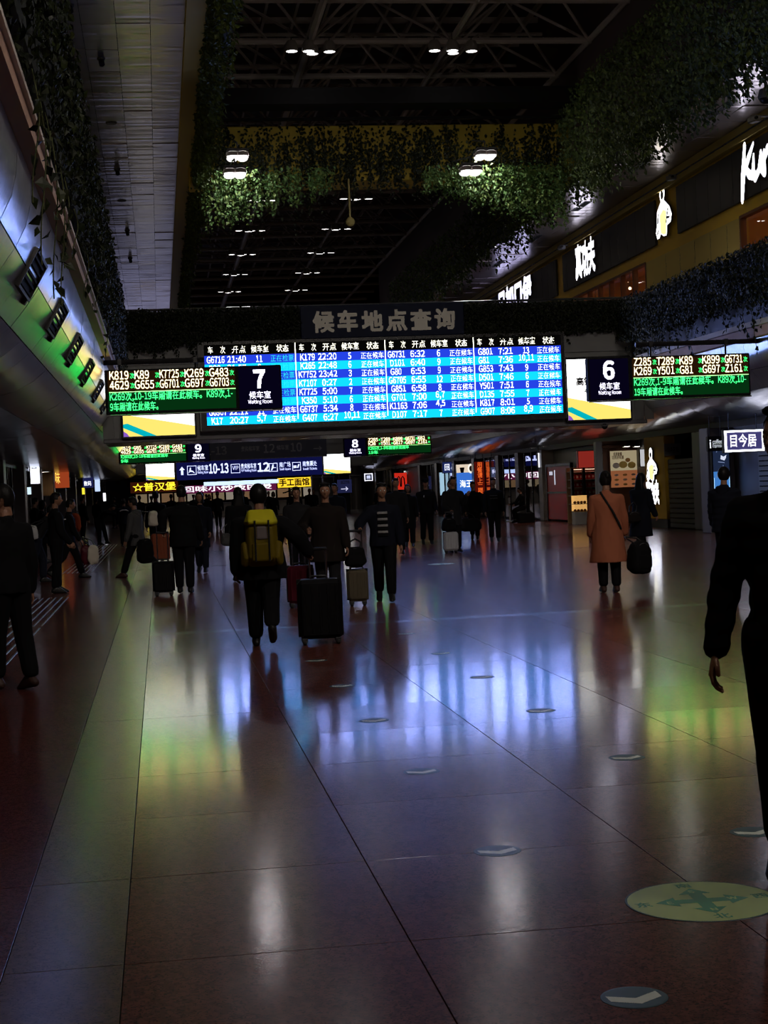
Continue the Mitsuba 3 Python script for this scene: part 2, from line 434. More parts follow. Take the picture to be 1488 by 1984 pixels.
# air grilles sunk in the fascias
def grille(right, y, lab, grp):
    t = thing('air_grille', lab, 'air vent', grp)
    s = -1 if not right else 1
    X = lambda x: mirror(x) if right else x
    c0, c1 = np.array([-1.185, 4.28]), np.array([-1.38, 3.945])
    d = (c1 - c0) / np.linalg.norm(c1 - c0); nn = np.array([-d[1], d[0]])
    def strip(a, b, ya, yb, o0, o1):
        P = [c0 + d * a + nn * o0, c0 + d * b + nn * o0, c0 + d * a + nn * o1, c0 + d * b + nn * o1]
        return hullm([(X(p[0]), yy, p[1]) for p in P for yy in (ya, yb)])
    ln = np.linalg.norm(c1 - c0)
    w = 0.62
    part(t, 'back_plate', strip(0, ln, y - w, y + w, 0.005, 0.02), 'matte_black')
    part(t, 'frame', cat([strip(-.03, 0, y - w - .03, y + w + .03, .0, .06), strip(ln, ln + .03, y - w - .03, y + w + .03, .0, .06), strip(0, ln, y - w - .03, y - w, .0, .06), strip(0, ln, y + w, y + w + .03, .0, .06)]), 'dark_grey')
    for k in range(5):
        a = ln * (k + .5) / 5
        part(t, 'slat', strip(a - .012, a + .012, y - w, y + w, .02, .045), 'matte_black')
    part(t, 'bracket', strip(ln + .03, ln + .09, y + w - .12, y + w - .02, .0, .05), 'dark_grey')


ords = ['first', 'second', 'third', 'fourth', 'fifth', 'sixth']
for k, y in enumerate((17.3, 21.5, 25.8, 30.4, 35.6, 40.5)):
    grille(False, y, 'dark slatted air grille in the left curved balcony front, %s counted from the camera' % ords[k], 'air grilles in the left balcony front')
for k, y in enumerate((84.0, 88.5, 93.0, 97.5)):
    grille(True, y, 'small air grille in the far right balcony front beside sign 8, %s from the camera' % ords[k], 'air grilles in the far right balcony front')

# ledges, parapets, slabs
for right in (False, True):
    X = (lambda x: mirror(x)) if right else (lambda x: x)
    side = 'right' if right else 'left'
    y0 = 11 if not right else 30
    for (ya, yb) in ((y0, 45), (49.4, 105)):
        t = thing('trim', 'copper coloured ledge and pale rail along the %s balcony %s the footbridge' % (side, 'before' if ya < 50 else 'beyond'), kind='structure')
        part(t, 'ledge', hullm([(X(x), y, z) for x, z in ((-.94, 4.78), (-.97, 5.02), (-1.2, 5.02), (-1.2, 4.78)) for y in (ya, yb)]), 'copper_ledge')
        part(t, 'rail', hullm([(X(x), y, z) for x, z in ((-.93, 5.03), (-.95, 5.16), (-1.1, 5.16), (-1.1, 5.03)) for y in (ya, yb)]), 'cream_ledge')
        part(t, 'parapet', bx(X(-1.12), X(-1.35), ya, yb, 5.0, 6.75), 'dark_grey')
        part(t, 'coping', bx(X(-1.0), X(-1.4), ya, yb, 6.75, 6.80), 'pale_paint')
        part(t, 'gallery_floor', bx(X(-1.12), WL - .5 if not right else UP + .5, ya, yb, 4.85, 5.0), 'dark_grey')

# ------------------------------------------------------------------ high soffits of metal panels
ce = thing('ceiling', 'high metal panel soffits and the dark truss roof above the hall', kind='structure')


def soffit(x0, x1, nx, y0, y1, L, z, trim):
    ex = np.linspace(x0, x1, nx + 1)
    n = round((y1 - y0) / L); ey = np.linspace(y0, y1, n + 1)
    part(ce, 'soffit_backing', bx(x0, x1, y0, y1, z + .05, z + .25), 'matte_black')
    for i in range(nx):
        for j in range(n):
            g = .006
            b = bx(ex[i] + g, ex[i + 1] - g, ey[j] + g, ey[j + 1] - g, z, z + .03)
            c = b.vertices.mean(0); a, e = rng.normal(0, .004), rng.normal(0, .010)
            v = b.vertices; v[:, 2] += a * (v[:, 0] - c[0]) + e * (v[:, 1] - c[1]) + rng.normal(0, .003)
            part(ce, 'soffit_panel', M3(v, b.faces), 'soffit_metal')


soffit(-3.1, 1.13, 5, 33.0, 104.0, 2.2, ZC, True)
soffit(15.6, UP, 4, 33.0, 104.0, 2.2, ZC, True)
part(ce, 'edge_trim', bx(1.13, 1.62, 30, 104, ZC - .25, ZC + .6), 'ochre_wall')
part(ce, 'edge_trim', bx(15.1, 15.6, 30, 104, ZC - .25, ZC + .6), 'ochre_wall')
part(ce, 'soffit_backing', bx(-9, 1.3, -12, 33, ZC, ZC + .2), 'dark_grey')
part(ce, 'soffit_backing', bx(15.3, UP + 1, -12, 33, ZC, ZC + .2), 'dark_grey')
part(ce, 'roof_deck', bx(-9, 25, -12, 131, 19.6, 19.8), 'deck_paint')
part(ce, 'upstand', bx(1.62, 1.7, -12, 104, ZC - .2, 19.6), 'deck_paint')
part(ce, 'upstand', bx(15.02, 15.1, -12, 104, ZC - .2, 19.6), 'deck_paint')
# space frame
NX = [0.78, 5.50, 10.22, 14.94]
NY = [51.7 + 4.35 * k for k in range(-1, 18)]
for y in NY:
    part(ce, 'bottom_chord', tube([(0.5, y, 16.4), (16.5, y, 16.4)], .105, 8), 'tube_paint', smooth=40)
for x in NX:
    part(ce, 'long_chord', tube([(x, 44, 16.4), (x, 128, 16.4)], .10 if x != 5.5 else .16, 8), 'tube_paint', smooth=40)
web = {}
for y in NY[:14]:
    for i, x in enumerate(NX[1:3] + NX[3:]):
        for dx in (-2.36, 2.36):
            for dy in (-2.17, 2.17):
                part(ce, 'web_member', tube([(x, y, 16.4), (x + dx, y + dy, 18.5)], .055, 5), 'tube_paint', smooth=50)
for y in [NY[0] + 2.17 + 4.35 * k for k in range(-1, 18)]:
    part(ce, 'top_chord', tube([(0.5, y, 18.5), (16.5, y, 18.5)], .07, 6), 'tube_paint', smooth=50)
for k in range(14):
    x = 1.2 + k * 1.1
    part(ce, 'rafter', bx(x - .05, x + .05, 44, 129, 18.85, 19.05), 'tube_paint')
for k in range(26):
    y = 46 + k * 3.2
    part(ce, 'purlin', bx(1.5, 15.5, y - .06, y + .06, 19.1, 19.3), 'tube_paint')
# dark service gantry under the roof in front of the yellow beam
part(ce, 'gantry', bx(1.7, 15.0, 53.3, 54.3, 14.75, 15.3), 'matte_black')
part(ce, 'gantry_rail', bx(1.7, 15.0, 54.4, 54.5, 14.45, 14.55), 'matte_black')

# ------------------------------------------------------------------ yellow cross beam
bm = thing('cross_beam', 'broad mustard yellow beam across the void, overgrown with hanging creepers', 'beam')
part(bm, 'face', cbx(1.5, 15.3, 55, 56.6, 12.45, 14.4, .03), 'yellow_paint')
part(bm, 'joint_strip', cat([bx(x, x + .02, 54.985, 55, 12.5, 14.35) for x in (3.8, 6.1, 8.4, 10.7, 13.0)]), 'ochre_wall')

# ------------------------------------------------------------------ walls
wl = thing('wall_left', 'dark row of shop fronts under the left balcony', kind='structure')
part(wl, 'back', bx(WL - 2.2, WL - 2.0, 8, 126, 0, 5), 'dark_grey')
part(wl, 'upper', bx(WL - .4, WL - .2, -12, 126, 5, ZC), 'ochre_wall')
for k, y in enumerate((50, 57.5, 65.5, 73.5, 82, 92, 103, 114)):
    part(wl, 'pillar', cbx(WL - .5, WL + .25, y, y + .8, 0, 3.2, .02), 'pillar_stone')
    part(wl, 'glass_pane', bx(WL - .02, WL, y + .85, y + 3.6, .1, 2.9), 'glass')
    part(wl, 'mullion', cat([bx(WL - .03, WL + .03, y + u, y + u + .06, 0, 3.0) for u in (.8, 2.2, 3.6, 5.2)] + [bx(WL - .03, WL + .03, y + .8, y + 7, 2.9, 3.0)]), 'satin_black')
wr = thing('wall_right', 'dark row of shop fronts under the right balcony', kind='structure')
part(wr, 'back', bx(WR + 3.0, WR + 3.2, 20, 126, 0, 5), 'dark_grey')
part(wr, 'lintel', bx(WR, WR + .3, 20, 126, 2.95, 3.4), 'dark_grey')
part(wr, 'grey_wall', bx(WR, WR + .3, 30, 43.2, 0, 2.95), 'grey_paint')
part(wr, 'pillar', cbx(WR - .1, WR + .3, 43.9, 45.2, 0, 2.95, .02), 'pillar_stone')
part(wr, 'pillar', cbx(WR - .05, WR + .3, 45.3, 45.9, 0, 2.95, .02), 'pillar_stone')
for k in range(14):
    part(wr, 'shutter_slat', cbx(WR + .02, WR + .10, 45.9, 48.45, .02 + k * .155, .165 + k * .155, .02), 'shutter')
part(wr, 'yellow_panel', cbx(WR - .06, WR + .3, 48.5, 50.6, .28, 2.95, .02), 'ochre_frame')
part(wr, 'plinth', bx(WR - .04, WR + .3, 48.5, 50.6, 0, .28), 'dark_grey')
part(wr, 'dark_wall', bx(WR + .4, WR + .6, 50.6, 126, 0, 2.95), 'dark_grey')
for k, y in enumerate((64.6, 69.0, 73.2, 79.0, 84.5, 90, 96, 108, 116)):
    part(wr, 'pillar', cbx(WR - .1, WR + .5, y, y + .7, 0, 3.0, .02), 'pillar_stone')
for k, y in enumerate((65.5, 69.9, 74.2, 85.4, 91, 109)):
    part(wr, 'glass_pane', bx(WR, WR + .02, y, y + 2.6, .1, 2.8), 'glass')
    part(wr, 'mullion', cat([bx(WR - .03, WR + .03, y + u, y + u + .06, 0, 2.95) for u in (0, 1.3, 2.6)]), 'satin_black')
# upper shop front on the right
wu = thing('wall_upper_right', 'ochre upper shop front on the right gallery with dark sign boards and restaurant windows', kind='structure')
part(wu, 'lower_wall', bx(UP, UP + .3, 30, 126, 5, 9.30), 'ochre_wall')
part(wu, 'upper_wall', bx(UP, UP + .3, 30, 126, 10.46, ZC), 'ochre_frame')
wins = [(46.0, 52.2, 2), (62.9, 75.2, 7), (86, 100, 6)]
for a, b in ((30, 46.0), (52.2, 62.9), (75.2, 86), (100, 126)):
    part(wu, 'pier', bx(UP, UP + .3, a, b, 9.30, 10.46), 'ochre_wall')
for a in (53.5, 55.2, 56.9, 58.6, 60.3, 77, 79, 81, 83):
    part(wu, 'joint', bx(UP - .004, UP, a, a + .015, 6, 10.4), 'dark_grey')
part(wu, 'cornice', bx(UP - .25, UP, 30, 110, 12.85, ZC - .02), 'ochre_wall')
part(wu, 'cornice_line', bx(UP - .27, UP - .25, 30, 110, 13.05, 13.1), 'satin_black')
for n, (a, b, k) in enumerate(wins):
    w = thing('window', 'strip of restaurant windows with a warm glow in the upper shop front', kind='structure')
    part(w, 'room', cat([bx(UP + 3.4, UP + 3.5, a - 1, b + 1, 8.5, 11.4), bx(UP + .3, UP + 3.5, a - 1.1, a - 1, 8.5, 11.4), bx(UP + .3, UP + 3.5, b + 1, b + 1.1, 8.5, 11.4), bx(UP + .3, UP + 3.5, a - 1, b + 1, 11.4, 11.5), bx(UP + .3, UP + 3.5, a - 1, b + 1, 8.4, 8.5)]), 'warm_wall')
    part(w, 'pane', bx(UP + .1, UP + .11, a, b, 9.3, 10.46), 'glass')
    for y in np.linspace(a, b, k + 1):
        part(w, 'mullion', bx(UP - .02, UP + .2, y - .06, y + .06, 9.3, 10.46), 'brown_wood')
    part(w, 'frame', cat([bx(UP - .03, UP + .2, a, b, 10.40, 10.50), bx(UP - .03, UP + .2, a, b, 9.24, 9.32)]), 'brown_wood')
    part(w, 'ceiling_panel', rotz(bx(UP + 1.2, UP + 2.0, a, b, 11.38, 11.39), 0), emit=(1.1, .55, .18), weight=.6)  # unseen glowing panel added to light the room warmly
    lamps = [(a + (b - a) * (q + .5) / (k + 1), UP + .7 + 1.5 * ((q * 7) % 3) / 2, 10.05 + .12 * ((q * 5) % 3)) for q in range(k + 1)]
    for y, x, z in lamps:
        p = thing('pendant_lamp', 'small glowing round lamp inside the restaurant windows', 'lamp', 'small lamps inside the upper restaurants')
        part(p, 'globe', sphere((x, y, z), .075, 1), emit=(9, 6, 3), weight=.05)
        part(p, 'cord', tube([(x, y, z + .075), (x, y, 11.38)], .008, 4), 'satin_black')
wf = thing('wall_back', 'far end wall of the hall behind the food counters', kind='structure')
part(wf, 'header', bx(-4.8, 15.8, 124.15, 126, 3.2, 4.6), 'dark_grey')
part(wf, 'lower', bx(-9, 24, 126, 126.3, 0, 5), 'dark_grey')
part(wf, 'upper', bx(-9, 24, 128, 128.3, 5, 19.6), 'deck_paint')
t = thing('wall_screen', 'added unseen bluish glow panel high on the far end wall, behind the footbridge', 'screen')  # unseen glowing panel, added to brighten the left soffit by reflection
part(t, 'case', cbx(-3.1, 3.6, 127.6, 128, 6.4, 11.6, .02), 'satin_black')
part(t, 'picture', front(rect(-3, 3.5, 6.5, 11.5, 0), (0, 127.59, 0)), emit=(.34, .35, .58), weight=1.0)  # no picture, only an even glow added for the soffit

# ------------------------------------------------------------------ footbridges
def bridge(y0, y1, lab, far=False):
    t = thing('footbridge', lab, 'footbridge')
    part(t, 'deck', bx(XL - .4, XR + .4, y0 + .3, y1, 3.32, 3.9), 'dark_grey')
    n = 12
    for i in range(n):
        a, b = XL - .5 + i * (XR - XL + 1) / n, XL - .5 + (i + 1) * (XR - XL + 1) / n
        for j in range(2 if not far else 1):
            c, d = y0 + .02 + j * (y1 - y0) / (2 if not far else 1), y0 + (j + 1) * (y1 - y0) / (2 if not far else 1)
            part(t, 'underside_panel', bx(a + .006, b - .006, c + .006, d - .006, 3.285, 3.32), 'soffit_metal')
    part(t, 'front_beam', bx(XL - .4, XR + .4, y0 + .05, y0 + .3, 3.32, 6.1), 'panel_pale')
    for x in (-1.5, -1.2, 13.95, 14.25):
        part(t, 'side_panel', cbx(x, x + .28, y0 + .02, y0 + .06, 3.36, 4.95, .008), 'panel_pale')
    part(t, 'parapet', bx(XL - .3, XR + .3, y0 + .05, y0 + .25, 6.0, 6.9), 'dark_grey')
    part(t, 'parapet', bx(XL - .3, XR + .3, y1 - .25, y1 - .05, 3.9, 6.9), 'dark_grey')
    part(t, 'handrail', tube([(XL - .3, y0 + .1, 6.96), (XR + .5, y0 + .1, 6.96)], .035, 8), 'chrome', smooth=40)
    part(t, 'ledge', hullm([(x, y, z) for x in (XL - .3, XR + .3) for y, z in ((y0 - .12, 5.95), (y0 - .02, 5.40), (y0 + .1, 5.40), (y0 + .1, 5.95))]), 'panel_pale')
    part(t, 'lower_lip', cbx(XL - .5, XR + .5, y0 - .05, y0 + .1, 3.24, 3.36, .02), 'grey_paint')
    return t


bridge(45, 49.3, 'footbridge across the hall carrying the big blue departure board and a hedge')
bridge(105, 109, 'farther footbridge carrying the navy direction sign for rooms 10-13', True)
# ------------------------------------------------------------------ big departure board
BY = 44.62
bd = thing('departure_board', 'big blue LED departure board with rows of train numbers under the hedge of the footbridge', 'information board')
x0, x1, zt, zb = 1.40, 11.68, 5.88, 3.62
part(bd, 'cabinet', cbx(1.22, 11.80, BY, 45.1, 3.46, 5.98, .02), 'grey_paint')
part(bd, 'bezel', cat([bx(1.24, 1.40, BY - .03, BY, 3.5, 5.96), bx(11.68, 11.78, BY - .03, BY, 3.5, 5.96), bx(1.24, 11.78, BY - .03, BY, 5.88, 5.96), bx(1.24, 11.78, BY - .03, BY, 3.48, 3.62)]), 'satin_black')
hz = zt - .30
rh = (hz - zb) / 8
W = (x1 - x0) / 4
Yp = BY - .004
for r in range(8):
    za, zc = hz - (r + 1) * rh, hz - r * rh
    c = (.015, .045, .62) if r % 2 == 0 else (.005, .60, 1.5)
    part(bd, 'row', front(rect(x0, x1, za, zc, .004), (0, BY, 0)), emit=[v * LED for v in c], weight=1.5)
part(bd, 'header_field', front(rect(x0, x1, hz, zt, .004), (0, BY, 0)), 'matte_black')
head = [('车', .02, .055), ('次', .155, .055), ('开点', .28, .17), ('候车室', .49, .215), ('状态', .77, .15)]
rows = [[('G6716', '21:40', '11', 1), ('K179', '22:20', '5', 0), ('G6731', '6:32', '6', 0), ('G801', '7:21', '13', 0)],
        [('D28', '21:57', '9', 1), ('K265', '22:48', '6', 0), ('D101', '6:40', '9', 0), ('G81', '7:36', '10,11', 0)],
        [('K7024', '22:05', '8', 1), ('K7752', '23:42', '3', 0), ('G80', '6:53', '9', 0), ('G853', '7:43', '9', 0)],
        [('K39', '22:06', '7', 1), ('K7107', '0:27', '2', 0), ('G6705', '6:55', '12', 0), ('D501', '7:46', '6', 0)],
        [('G702', '22:08', '5', 1), ('K7725', '5:00', '7', 0), ('G851', '6:58', '8', 0), ('Y501', '7:51', '6', 0)],
        [('K48', '22:09', '4', 1), ('K350', '5:10', '6', 0), ('G701', '7:00', '6,7', 0), ('D135', '7:55', '7', 0)],
        [('G6907', '22:11', '11', 0), ('G6737', '5:34', '8', 0), ('K1163', '7:06', '4,5', 0), ('K817', '8:01', '5', 0)],
        [('K17', '20:27', '5,7', 0), ('G407', '6:27', '10,11', 0), ('D107', '7:17', '7', 0), ('G907', '8:06', '8,9', 0)]]
white, cyan, hd = [], [], []
for g in range(4):
    gx = x0 + g * W
    for s, u, w in head: hd.append(off(text(s, .20, 1, .009, width=w * W * (.9 if len(s) > 1 else 1)), gx + .06 + u * W, hz + .05))
    for r in range(8):
        zz = hz - (r + 1) * rh + .03
        n, tm, rm, ck = rows[r][g]
        h = .185
        white.append(off(text(n, h, 1, .009, width=min(.50, .105 * len(n))), gx + .07 + (.0 if len(n) > 4 else .06), zz))
        white.append(off(text(tm, h, 1, .009, width=.105 * len(tm)), gx + .25 * W + (.0 if len(tm) > 4 else .08), zz))
        white.append(off(text(rm, h, 1, .009, width=.09 * len(rm), anchor='c'), gx + .60 * W, zz))
        (cyan if ck else white).append(off(text('正在检票' if ck else '正在候车', .185, 0, .009, width=.66), gx + .725 * W, zz - .005))
part(bd, 'header_lettering', front(cat(hd), (0, BY, 0)), emit=[v * LED for v in (2.0, 1.9, 1.3)])
part(bd, 'lettering', front(cat(white), (0, BY, 0)), emit=[v * LED for v in (5.6, 6.5, 16.0)], weight=4)
part(bd, 'boarding_lettering', front(cat(cyan), (0, BY, 0)), emit=[v * LED for v in (.02, .75, .8)])
for g in (1, 2, 3):
    part(bd, 'dividing_line', front(rect(x0 + g * W - .018, x0 + g * W + .018, zb + .1, zt, .012), (0, BY, 0)), emit=[v * LED for v in (1.6, 1.6, 1.2)])

ts = thing('title_sign', 'dark blue sign with grey lettering 候车地点查询 above the departure board', 'sign')
part(ts, 'panel', cbx(4.16, 8.86, 44.6, 44.75, 5.98, 6.90, .015), 'sign_navy')
for q, ch in enumerate('候车地点查询'):
    part(ts, 'letter', front(off(text(ch, .56, 2, .012), 4.50 + q * .70, 6.13), (0, 44.6, 0)), 'letter_grey')

# ------------------------------------------------------------------ advertising screens
def screen(x0, x1, z0, z1, Y, lab, words=False, small=False):
    t = thing('advertising_screen', lab, 'screen')
    w, h = x1 - x0, z1 - z0
    part(t, 'frame', cbx(x0 - .05, x1 + .05, Y, Y + .15, z0 - .06, z1 + .06, .015), 'satin_black')
    F = lambda pts, k: front(move(poly([(x0 + a * w, z0 + b * h) for a, b in pts]), (0, 0, k)), (0, Y, 0))
    part(t, 'picture', F([(0, 0), (1, 0), (1, 1), (0, 1)], .004), emit=[v * LED for v in (1.25, 1.25, 1.25)], weight=1)
    k = .37 if not small else .26
    part(t, 'yellow_band', F([(0, 0), (1, 0), (1, .38 * k), (0, k)], .008), emit=[v * LED for v in (.85, .66, .14)], weight=.3)
    part(t, 'teal_band', F([(0, .55 * k), (.06, .58 * k), (.46, 0), (.28, 0), (0, .40 * k)], .012), emit=[v * LED for v in (.0, .36, .42)], weight=.2)
    part(t, 'violet_corner', F([(0, 0), (.08, 0), (.05, .05), (0, .09)], .014), emit=[v * LED for v in (.2, .08, .45)], weight=.1)
    if words:
        part(t, 'lettering', cat([front(off(text('高铁广告', .22, 1, .01), x0 + .28, z0 + 1.0), (0, Y, 0)), front(off(text('400', .11, 1, .01), x0 + .52, z0 + .78), (0, Y, 0))]), 'matte_black')


screen(-.93, 1.06, 3.40, 5.10, 44.75, 'bright yellow and teal striped screen below the sign of room 7')
screen(11.86, 13.74, 3.40, 5.17, 44.75, 'bright screen with black lettering and a yellow diagonal right of the departure board', True)
screen(-.85, 1.02, 2.85, 4.05, 104.92, 'small bright screen at the left end of the far navy direction sign', small=True)
screen(10.9, 12.7, 2.78, 4.1, 104.92, 'small bright screen at the right end of the far navy direction sign', small=True)

# ------------------------------------------------------------------ waiting room signs
def room_sign(n, x0, Y, z0, flip, r1, r2, g1, g2, lab, k_=1.0):
    """flip: the navy number panel stands on the left."""
    t = thing('waiting_room_sign', lab, 'LED sign')
    front = lambda m, o, f='y': globals()['front'](M3(np.column_stack([m.vertices[:, 0], z0 + (m.vertices[:, 1] - z0) * k_, m.vertices[:, 2]]), m.faces), o, f)
    w, h = 3.86, .98
    part(t, 'cabinet', cbx(x0, x0 + w, Y, Y + .22, z0, z0 + h * k_, .02), 'matte_black')
    nw = .98
    nx, lx = (x0, x0 + nw) if flip else (x0 + w - nw, x0)
    lw = w - nw
    npk = part(t, 'number_panel', front(rect(nx + .03, nx + nw - .03, z0 + .03, z0 + h - .03, .004), (0, Y, 0)), emit=[v * LED for v in (.0012, .0006, .006)], weight=.3)
    num = [off(text(str(n), .40, 2, .009, anchor='c'), nx + nw / 2, z0 + .47), off(text('候车室', .16, 1, .009, width=.48, anchor='c'), nx + nw / 2, z0 + .24), off(text('Waiting Room', .085, 1, .009, width=.54, anchor='c'), nx + nw / 2, z0 + .11)]
    for q, m in enumerate(num): part(npk, ('number', 'room_words', 'english_words')[q], front(m, (0, Y, 0)), emit=[v * LED for v in (1.8, 1.7, 2.6)], weight=.3)
    tfk = part(t, 'train_field', front(rect(lx + .06, lx + lw - .04, z0 + .50, z0 + h - .04, .003), (0, Y, 0)), emit=[v * LED for v in (.014, .005, .0012)], weight=.3)  # glow around the amber numbers, put in as faint backing emission
    nfk = part(t, 'notice_field', front(rect(lx + .06, lx + lw - .04, z0 + .06, z0 + .49, .003), (0, Y, 0)), emit=[v * LED for v in (.001, .022, .004)], weight=.3)  # green glow of the lettering, put in as faint backing emission
    am, gr = [], []
    st = (lw - .16) / 5
    for rr, row in enumerate((r1, r2)):
        zz = z0 + .76 - rr * .215
        for q, s in enumerate(row):
            am.append(off(text(s, .185, 1, .009, width=min(.10 * len(s) + .02, st * .78)), lx + .10 + q * st, zz))
            gr.append(off(text('次', .12, 1, .009, width=.10), lx + .10 + q * st + st * .82, zz + .015))
    for m in am: part(tfk, 'train_number', front(m, (0, Y, 0)), emit=[v * LED for v in (5.0, 3.3, 1.15)], weight=.15)
    for m in gr: part(tfk, 'green_character', front(m, (0, Y, 0)), emit=[v * LED for v in (.05, 2.6, .30)], weight=.05)
    gr = [off(text(g1, .185, 1, .009, width=min(lw - .2, .105 * len(g1) + .1)), lx + .09, z0 + .275), off(text(g2, .185, 1, .009, width=.105 * len(g2) + .1), lx + .09, z0 + .07)]
    for m in gr: part(nfk, 'notice_line', front(m, (0, Y, 0)), emit=[v * LED for v in (.08, 3.3, .36)], weight=.6)
    part(t, 'rule', front(rect(lx + .08, lx + lw - .04, z0 + .478, z0 + .50, .010), (0, Y, 0)), emit=[v * LED for v in (.55, 2.0, .45)], weight=.3)
    part(t, 'bottom_strip', cbx(x0 - .01, x0 + w + .01, Y - .02, Y + .02, z0 - .03, z0, .005), 'chrome')
    return t


g7, g7b = 'K269次,10-19车厢请在此候车。K89次,1-', '9车厢请在此候车。'
g6, g6b = 'K269次,1-9车厢请在此候车。K89次,10-', '19车厢请在此候车。'
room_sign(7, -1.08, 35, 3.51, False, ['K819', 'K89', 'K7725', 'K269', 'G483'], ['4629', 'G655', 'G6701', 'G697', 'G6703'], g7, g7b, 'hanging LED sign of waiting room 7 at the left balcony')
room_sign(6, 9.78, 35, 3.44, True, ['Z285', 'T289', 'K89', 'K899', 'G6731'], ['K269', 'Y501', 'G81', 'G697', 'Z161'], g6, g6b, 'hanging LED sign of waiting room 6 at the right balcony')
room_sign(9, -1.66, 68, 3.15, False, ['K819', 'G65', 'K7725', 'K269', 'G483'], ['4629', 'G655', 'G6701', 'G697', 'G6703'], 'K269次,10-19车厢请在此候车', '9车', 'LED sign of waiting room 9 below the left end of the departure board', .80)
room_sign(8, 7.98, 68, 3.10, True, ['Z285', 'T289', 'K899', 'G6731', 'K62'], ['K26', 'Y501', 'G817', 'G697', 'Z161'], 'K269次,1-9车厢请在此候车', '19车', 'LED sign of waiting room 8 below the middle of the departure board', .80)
for xa, xb, zz, xs_, lab in ((-1.35, 1.1, 4.66, (-.75, .9), 'black carrying bar at the left fascia above the sign of waiting room 7'), (10.95, 14.1, 4.70, (11.3, 13.1), 'black carrying bar above the sign of waiting room 6 on the right'), (-1.6, 1.4, 4.24, (-1.0, 1.2), 'carrying bar on top of the sign of waiting room 9 far left'), (9.0, 13.9, 4.18, (9.4, 11.5), 'carrying bar on top of the sign of waiting room 8 in the middle distance')):
    yb = 35.1 if zz > 4.5 else 68.1
    t = thing('sign_bar', lab, 'bar')
    part(t, 'bar', tube([(xa, yb, zz), (xb, yb, zz)], .055, 8), 'satin_black', smooth=40)
    for x in xs_:
        part(t, 'hanger', tube([(x, yb, zz), (x, yb, zz - .32)], .022, 6), 'satin_black')
        part(t, 'clamp', cbx(x - .05, x + .05, yb - .07, yb + .07, zz - .07, zz + .07, .01), 'satin_black')

# ------------------------------------------------------------------ direction signs far off
t = thing('direction_sign', 'navy back-lit direction sign with white arrows to rooms 10-13, 12 and the south square', 'direction sign')
part(t, 'panel', cbx(1.12, 10.85, 104.9, 105.05, 2.72, 4.02, .02), 'navy_panel')
part(t, 'light_face', front(rect(1.16, 10.81, 2.76, 3.98, .004), (0, 104.9, 0)), emit=[v * BACKLIT for v in (.004, .005, .050)], weight=.3)


def icon(u, v, s, kind):
    ms = [rect(u, u + s, v, v + .05), rect(u, u + s, v + s - .05, v + s), rect(u, u + .05, v, v + s), rect(u + s - .05, u + s, v, v + s)]
    if kind == 'seat': ms += [poly([(u + .15 * s, v + .2 * s), (u + .3 * s, v + .8 * s), (u + .42 * s, v + .8 * s), (u + .42 * s, v + .5 * s), (u + .62 * s, v + .45 * s), (u + .82 * s, v + .2 * s), (u + .68 * s, v + .2 * s), (u + .55 * s, v + .32 * s), (u + .3 * s, v + .32 * s)])]
    if kind == 'VIP': ms += [off(text('VIP', .26, 1, 0, width=.66 * s, anchor='c'), u + s / 2, v + .36 * s)]
    if kind == 'ticket': ms += [poly([(u + .14 * s, v + .3 * s), (u + .5 * s, v + .3 * s), (u + .5 * s, v + .62 * s), (u + .14 * s, v + .62 * s)]), poly([(u + .52 * s, v + .35 * s), (u + .7 * s, v + .78 * s), (u + .85 * s, v + .7 * s), (u + .7 * s, v + .28 * s)])]
    if kind == 'exit': ms += [poly([(u + .2 * s, v + .15 * s), (u + .4 * s, v + .85 * s), (u + .55 * s, v + .85 * s), (u + .55 * s, v + .5 * s), (u + .8 * s, v + .5 * s), (u + .8 * s, v + .4 * s), (u + .5 * s, v + .4 * s), (u + .35 * s, v + .15 * s)])]
    return ms


Lt = [poly([(1.33, 3.42), (1.52, 3.66), (1.71, 3.42), (1.60, 3.42), (1.60, 3.10), (1.44, 3.10), (1.44, 3.42)])]
Lt += icon(1.85, 3.08, .62, 'seat') + icon(4.72, 3.08, .62, 'VIP') + icon(7.25, 3.08, .58, 'exit') + icon(8.80, 3.08, .58, 'ticket')
for s, e, u, w in (('候车室', 'Waiting Room', 2.52, .72), ('贵宾候车室', 'VIP Waiting Room', 5.40, 1.02), ('南广场', 'South Square', 7.95, .75), ('南售票处', 'South Tickets', 9.50, .95)):
    Lt += [off(text(s, .34, 1, 0, width=w), u, 3.34), off(text(e, .16, 1, 0, width=w), u, 3.10)]
Lt += [off(text('10-13', .62, 2, 0, width=1.30), 3.28, 3.10), off(text('12', .58, 2, 0), 6.48, 3.10)]
part(t, 'lettering', front(move(cat(Lt), (0, 0, .01)), (0, 104.9, 0)), emit=[v * BACKLIT for v in (.9, 1.0, 1.7)], weight=.6)
t = thing('direction_sign', 'unlit dark direction sign with faint numbers right of the sign of room 9', 'direction sign')
part(t, 'panel', cbx(2.2, 10.2, 96.0, 96.15, 3.78, 4.92, .02), 'navy_panel')
Lt = [off(text('11-13', .50, 1, .01), 2.5, 4.10), off(text('贵宾候车室', .30, 1, .01, width=1.1), 5.0, 4.25), off(text('12', .52, 1, .01), 6.35, 4.12), off(text('候车室', .30, 1, .01, width=.75), 7.15, 4.25), off(text('10', .52, 1, .01), 8.0, 4.12), off(text('→', .42, 1, .01), 9.4, 4.14)]
part(t, 'lettering', front(cat(Lt), (0, 96.0, 0)), 'grey_paint')
part(t, 'lower_edge', bx(2.2, 10.2, 95.97, 96.0, 3.76, 3.80), 'grey_paint')
for x in (2.6, 9.8):
    part(t, 'hanger', tube([(x, 96.07, 4.9), (x, 96.07, 5.5)], .03, 6), 'satin_black')
